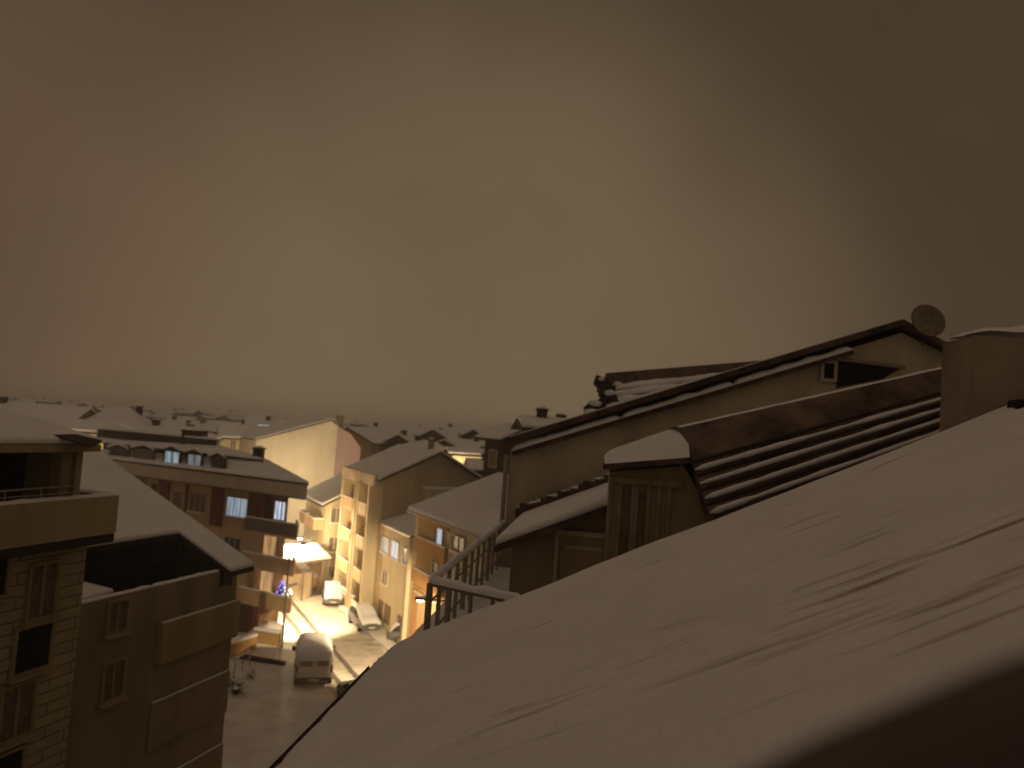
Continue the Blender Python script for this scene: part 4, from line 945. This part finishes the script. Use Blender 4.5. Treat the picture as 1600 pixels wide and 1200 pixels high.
def make_car(label, paint, group=None, kind='hatch'):
    t = thing('parked_car', V(0, 0, 0), label, 'car', group); LOC[t.name] = V(0, 0, 0)
    hw = .86
    low = [(-2.05, .55, .78), (-1.9, .35, .92), (-1.2, .28, .95), (0, .26, .96), (1.0, .28, .93), (1.8, .35, .82), (2.08, .45, .62)]
    body = loft([(x, [(hw*.92*(.93 if abs(x) > 1.8 else 1), zb), (hw*(.93 if abs(x) > 1.8 else 1), (zb+zt)/2), (hw*.95*(.92 if abs(x) > 1.8 else 1), zt-.03), (hw*.85, zt)]) for x, zb, zt in low])
    obj('body', body, paint, t, bevel=.04)
    cab = loft([(-1.85, [(hw*.82, .90), (hw*.72, .98)]), (-1.45, [(hw*.90, .93), (hw*.70, 1.38)]), (-.9, [(hw*.92, .94), (hw*.70, 1.46)]), (.1, [(hw*.92, .94), (hw*.70, 1.45)]), (1.0, [(hw*.86, .92), (hw*.72, .98)])])
    obj('cabin', cab, GLASS, t, bevel=.03)
    rf = loft([(-1.5, [(hw*.70, 1.36), (hw*.68, 1.41)]), (-.9, [(hw*.71, 1.45), (hw*.68, 1.49)]), (.1, [(hw*.71, 1.44), (hw*.68, 1.48)]), (.2, [(hw*.68, 1.39), (hw*.65, 1.44)])]); obj('roof', rf, paint, t)
    for x in (-1.25, 1.3):
        for y in (-.76, .76): wheel(t, x, y)
    for y in (-.6, .6):
        obj('headlight', MB().blob(V(2.0, y, .64), .09, .17, .08), FRAME, t, smooth=True)
        obj('tail_light', MB().blob(V(-2.02, y*1.1, .78), .06, .12, .11), PL_RED, t, smooth=True)
    obj('bumper', MB().obox(V(2.08, 0, .42), V(.06, 0, 0), V(0, .76, 0), Z*.11), paint, t, bevel=.03)
    obj('bumper', MB().obox(V(-2.06, 0, .45), V(.06, 0, 0), V(0, .76, 0), Z*.11), paint, t, bevel=.03)
    obj('number_plate', MB().obox(V(2.15, 0, .42), V(.008, 0, 0), V(0, .25, 0), Z*.05), FRAME, t)
    for y in (-.93, .93): obj('wing_mirror', MB().blob(V(.75, y, 1.0), .07, .1, .07), paint, t, smooth=True)
    prof = [(-2.02, .80), (-1.86, .98), (-1.5, 1.38), (-.9, 1.48), (.1, 1.47), (.45, 1.30), (1.0, 1.0), (1.7, .90), (2.05, .72)]
    obj('snow_cover', snow_cap(prof, hw*.90, .15), SNOW, t, smooth=True)
    return t
def put(t, p, d):
    t.location = V(p.x, p.y, .02); t.rotation_euler = (0, 0, math.atan2(d.y, d.x))
car = make_car('snow-capped parked car, nearest one clearly seen on the right of the street', PAINTG, 'cars parked under snow')
put(car, G(568, 979), -T)
c2_ = copy_tree(car); c2_['label'] = 'farther snow-covered parked car up the street near the garden wall'; put(c2_, G(519, 940), (-T-N*.22).normalized())
c3_ = copy_tree(car); c3_['label'] = 'snow-covered parked car half hidden by the edge of our roof'; put(c3_, G(650, 1004), (-T*.4+N).normalized())
c4_ = copy_tree(car); c4_['label'] = 'dark car with thin snow between the white van and our eave'; put(c4_, G(560, 1106), T)
# van
t = thing('parked_van', V(0, 0, 0), 'white panel van under thick snow, its rear doors towards us at the street corner', 'van'); LOC[t.name] = V(0, 0, 0)
hw = .93
van = loft([(x, [(hw*.95, zb), (hw*1.02, (zb+zt)/2), (hw*.98, zt-.25 if zt > 1.3 else zt-.1), (hw*.86, zt)]) for x, zb, zt in
            ((-2.0, .42, 1.86), (-1.93, .35, 1.98), (0, .33, 2.0), (1.2, .33, 1.96), (1.4, .33, 1.86), (1.75, .33, 1.30), (1.95, .36, 1.05), (2.0, .42, .75))])
obj('body', van, PAINTW, t, bevel=.05)
obj('windscreen', MB().prism([V(1.43, -.78, 1.82), V(1.43, .78, 1.82), V(1.74, .86, 1.34), V(1.74, -.86, 1.34)], V(.02, 0, .02)), GLASS, t)
for s_ in (-1, 1):
    obj('side_window', MB().prism([V(.05, s_*.95, 1.2), V(1.05, s_*.95, 1.2), V(.85, s_*.93, 1.66), V(.05, s_*.93, 1.66)], V(0, s_*.02, 0)), GLASS, t)
    obj('wing_mirror', MB().obox(V(1.1, s_*1.05, 1.25), V(.06, 0, 0), V(0, .09, 0), Z*.14), RUB, t, bevel=.03)
    obj('tail_light', MB().obox(V(-2.01, s_*.86, 1.05), V(.02, 0, 0), V(0, .05, 0), Z*.2), PL_RED, t)
    rd_ = obj('rear_door', MB().obox(V(-2.015, s_*.41, 1.10), V(.02, 0, 0), V(0, .385, 0), Z*.60), PAINTW, t, bevel=.01)
    obj('rear_window', MB().obox(V(-2.04, s_*.41, 1.36), V(.012, 0, 0), V(0, .30, 0), Z*.17), mat('frosted_window', (.30, .27, .22), .6, 6, .3), rd_)
    for x in (-1.25, 1.25): wheel(t, x, s_*.84, .33)
obj('bumper', MB().obox(V(-2.08, 0, .46), V(.08, 0, 0), V(0, .88, 0), Z*.11), METAL, t, bevel=.04)
obj('number_plate', MB().obox(V(-2.17, 0, .47), V(.01, 0, 0), V(0, .26, 0), Z*.055), FRAME, t)
prof = [(-2.02, 1.78), (-1.9, 2.0), (0, 2.02), (1.2, 1.98), (1.4, 1.87), (1.75, 1.34), (1.95, 1.08), (2.0, .9)]
obj('snow_cover', snow_cap(prof, hw*.99, .24), SNOW, t, smooth=True)
obj('door_snow', MB().obox(V(-2.06, 0, 1.72), V(.05, 0, 0), V(0, .84, 0), Z*.22), SNOW, t, bevel=.05)
vp = G(488, 1056); put(t, vp, hdir(-15))
t.scale = (1.14, 1.2, 1.08)
LABV = t

# ================================================================== SMALL THINGS ON THE STREET
# overhead cables
def cable(label, p, q_, sag, r=.025, m=None, snow=True):
    pts = [p.lerp(q_, i/24)-Z*sag*4*(i/24)*(1-i/24) for i in range(25)]
    t = thing('overhead_cable', V(pts[0].x, pts[0].y, pts[0].z), label, 'cable', 'overhead street cables')
    obj('wire', MB().path(pts, r), m or RUB, t)
    if snow: obj('wire_snow', MB().path([x+Z*(r+.02) for x in pts], r*.9), SNOW, t)
cable('snow-laden cable sagging from the shelter roof across the street to the narrow house', P(516, 878, 75), P(640, 908, 60), .6, .035)
cable('cable sagging in front of the orange-trimmed house', P(640, 908, 60), P(760, 912, 46), .9, .025, snow=False)
cable('thin cable running from the tall street lamp to the gabled block', pt_, P(596, 800, 66), .5, .018, snow=False)
cable('thin cable sagging across the sunken roof terrace at left', P(225, 872, 22), P(290, 850, 25.5), .25, .012, snow=False)
# garden corner by the lamp: low walls with snow, gate rails
gp = G(405, 1010)
t = thing('front_garden_wall', V(gp.x, gp.y, 0), 'low ochre garden wall topped by bright snow under the balconies', 'wall')
w0, w1, w2 = G(396, 1004), G(436, 1010), G(398, 980)
def lowwall(a, b, h, wd=.25):
    d = (b-a).normalized(); s_ = V(d.y, -d.x, 0); c = (a+b)/2; return MB().obox(V(c.x, c.y, h/2), d*(b-a).length/2, s_*wd/2, Z*h/2), MB().obox(V(c.x, c.y, h+.10), d*(b-a).length/2, s_*(wd/2+.08), Z*.10)
for a, b in ((w0, w1), (G(352, 1030), G(398, 1014))):
    k, s_ = lowwall(a, b, .9); obj('masonry', k, PL_OCHRE, t); obj('coping_snow', s_, SNOW, t, bevel=.06)
t = thing('snow_mound', G(418, 992), 'lumpy bright snow heap in the garden under the balconies', 'snow heap')
obj('heap', MB().blob(G(418, 990), 1.5, 1.9, .8, 18, 8, .5, 3), SNOW, t, smooth=True)
obj('stone', MB().blob(G(424, 1000), .5, .4, .45, 8, 6, .5, 9), PL_DULL, t, smooth=True)
t = thing('entrance_rail', G(385, 1040), 'metal handrail with snow beside the dark red entrance', 'railing')
ra, rb, rc_ = G(368, 1030, 1.0), G(392, 1016, 1.0), G(438, 1030, .2)
obj('handrail', MB().path([ra, rb], .04), METALS, t); obj('lower_bar', MB().path([ra-Z*.45, rb-Z*.45], .03), METALS, t)
for f in (0, .5, 1): p = ra.lerp(rb, f); obj('post', MB().bar(V(p.x, p.y, 0), p, .035), METALS, t)
snow_line([ra+Z*.03, rb+Z*.03], .06, .07, 'rail_snow', t)
t = thing('fallen_beam', G(405, 1032), 'dark beam lying on the snow left of the van', 'beam')
obj('beam', MB().obox(G(410, 1034)+Z*.12, (G(440, 1040)-G(372, 1028))*.5, V(.05, .16, 0), Z*.12), DARK, t)
def shrub(label, p, r, sd):
    t = thing('snowy_shrub', p, label, 'shrub', 'snowy shrubs'); rnd = random.Random(sd); mb = MB(); sn = MB()
    for k in range(46):
        a = rnd.uniform(0, 6.28); e = rnd.uniform(.35, 1.3); L_ = r*rnd.uniform(.6, 1.15)
        d = V(math.cos(a)*math.cos(e), math.sin(a)*math.cos(e), math.sin(e)); q_ = p+d*L_; mb.bar(p+d*.05, q_, .02, 4, .008)
        for j in range(3):
            d2 = (d+V(rnd.uniform(-.6, .6), rnd.uniform(-.6, .6), rnd.uniform(-.2, .5))).normalized(); mb.bar(p+d*L_*(.5+.15*j), p+d*L_*(.5+.15*j)+d2*L_*.35, .01, 4)
        if k % 2 == 0: sn.blob(q_-d*.08, .12, .12, .07, 6, 4, .5, k)
    obj('twig', mb, DARK, t); obj('twig_snow', sn, SNOW, t, smooth=True)
shrub('bare snowy shrub beside the dark block wall, left of the van', G(368, 1085), .8, 1)
shrub('smaller bare shrub closest to the dark block corner', G(352, 1066), .6, 2)
shrub('low bare shrub by the dark beam', G(392, 1058), .4, 3)

# haze of fine snow in the air
hz = MB().obox(V(0, 452, 9.75), V(705, 0, 0), V(0, 556, 0), Z*11.25)
HZ = bpy.data.materials.new('snowy_haze'); HZ.use_nodes = True; t_ = HZ.node_tree; t_.nodes.clear()
o_ = t_.nodes.new('ShaderNodeOutputMaterial'); pv = t_.nodes.new('ShaderNodeVolumePrincipled')
pv.inputs['Color'].default_value = (.97, .965, .96, 1); pv.inputs['Density'].default_value = .0011; pv.inputs['Anisotropy'].default_value = .72
t_.links.new(pv.outputs[0], o_.inputs['Volume'])
h = obj('haze', hz, HZ); h['kind'] = 'stuff'
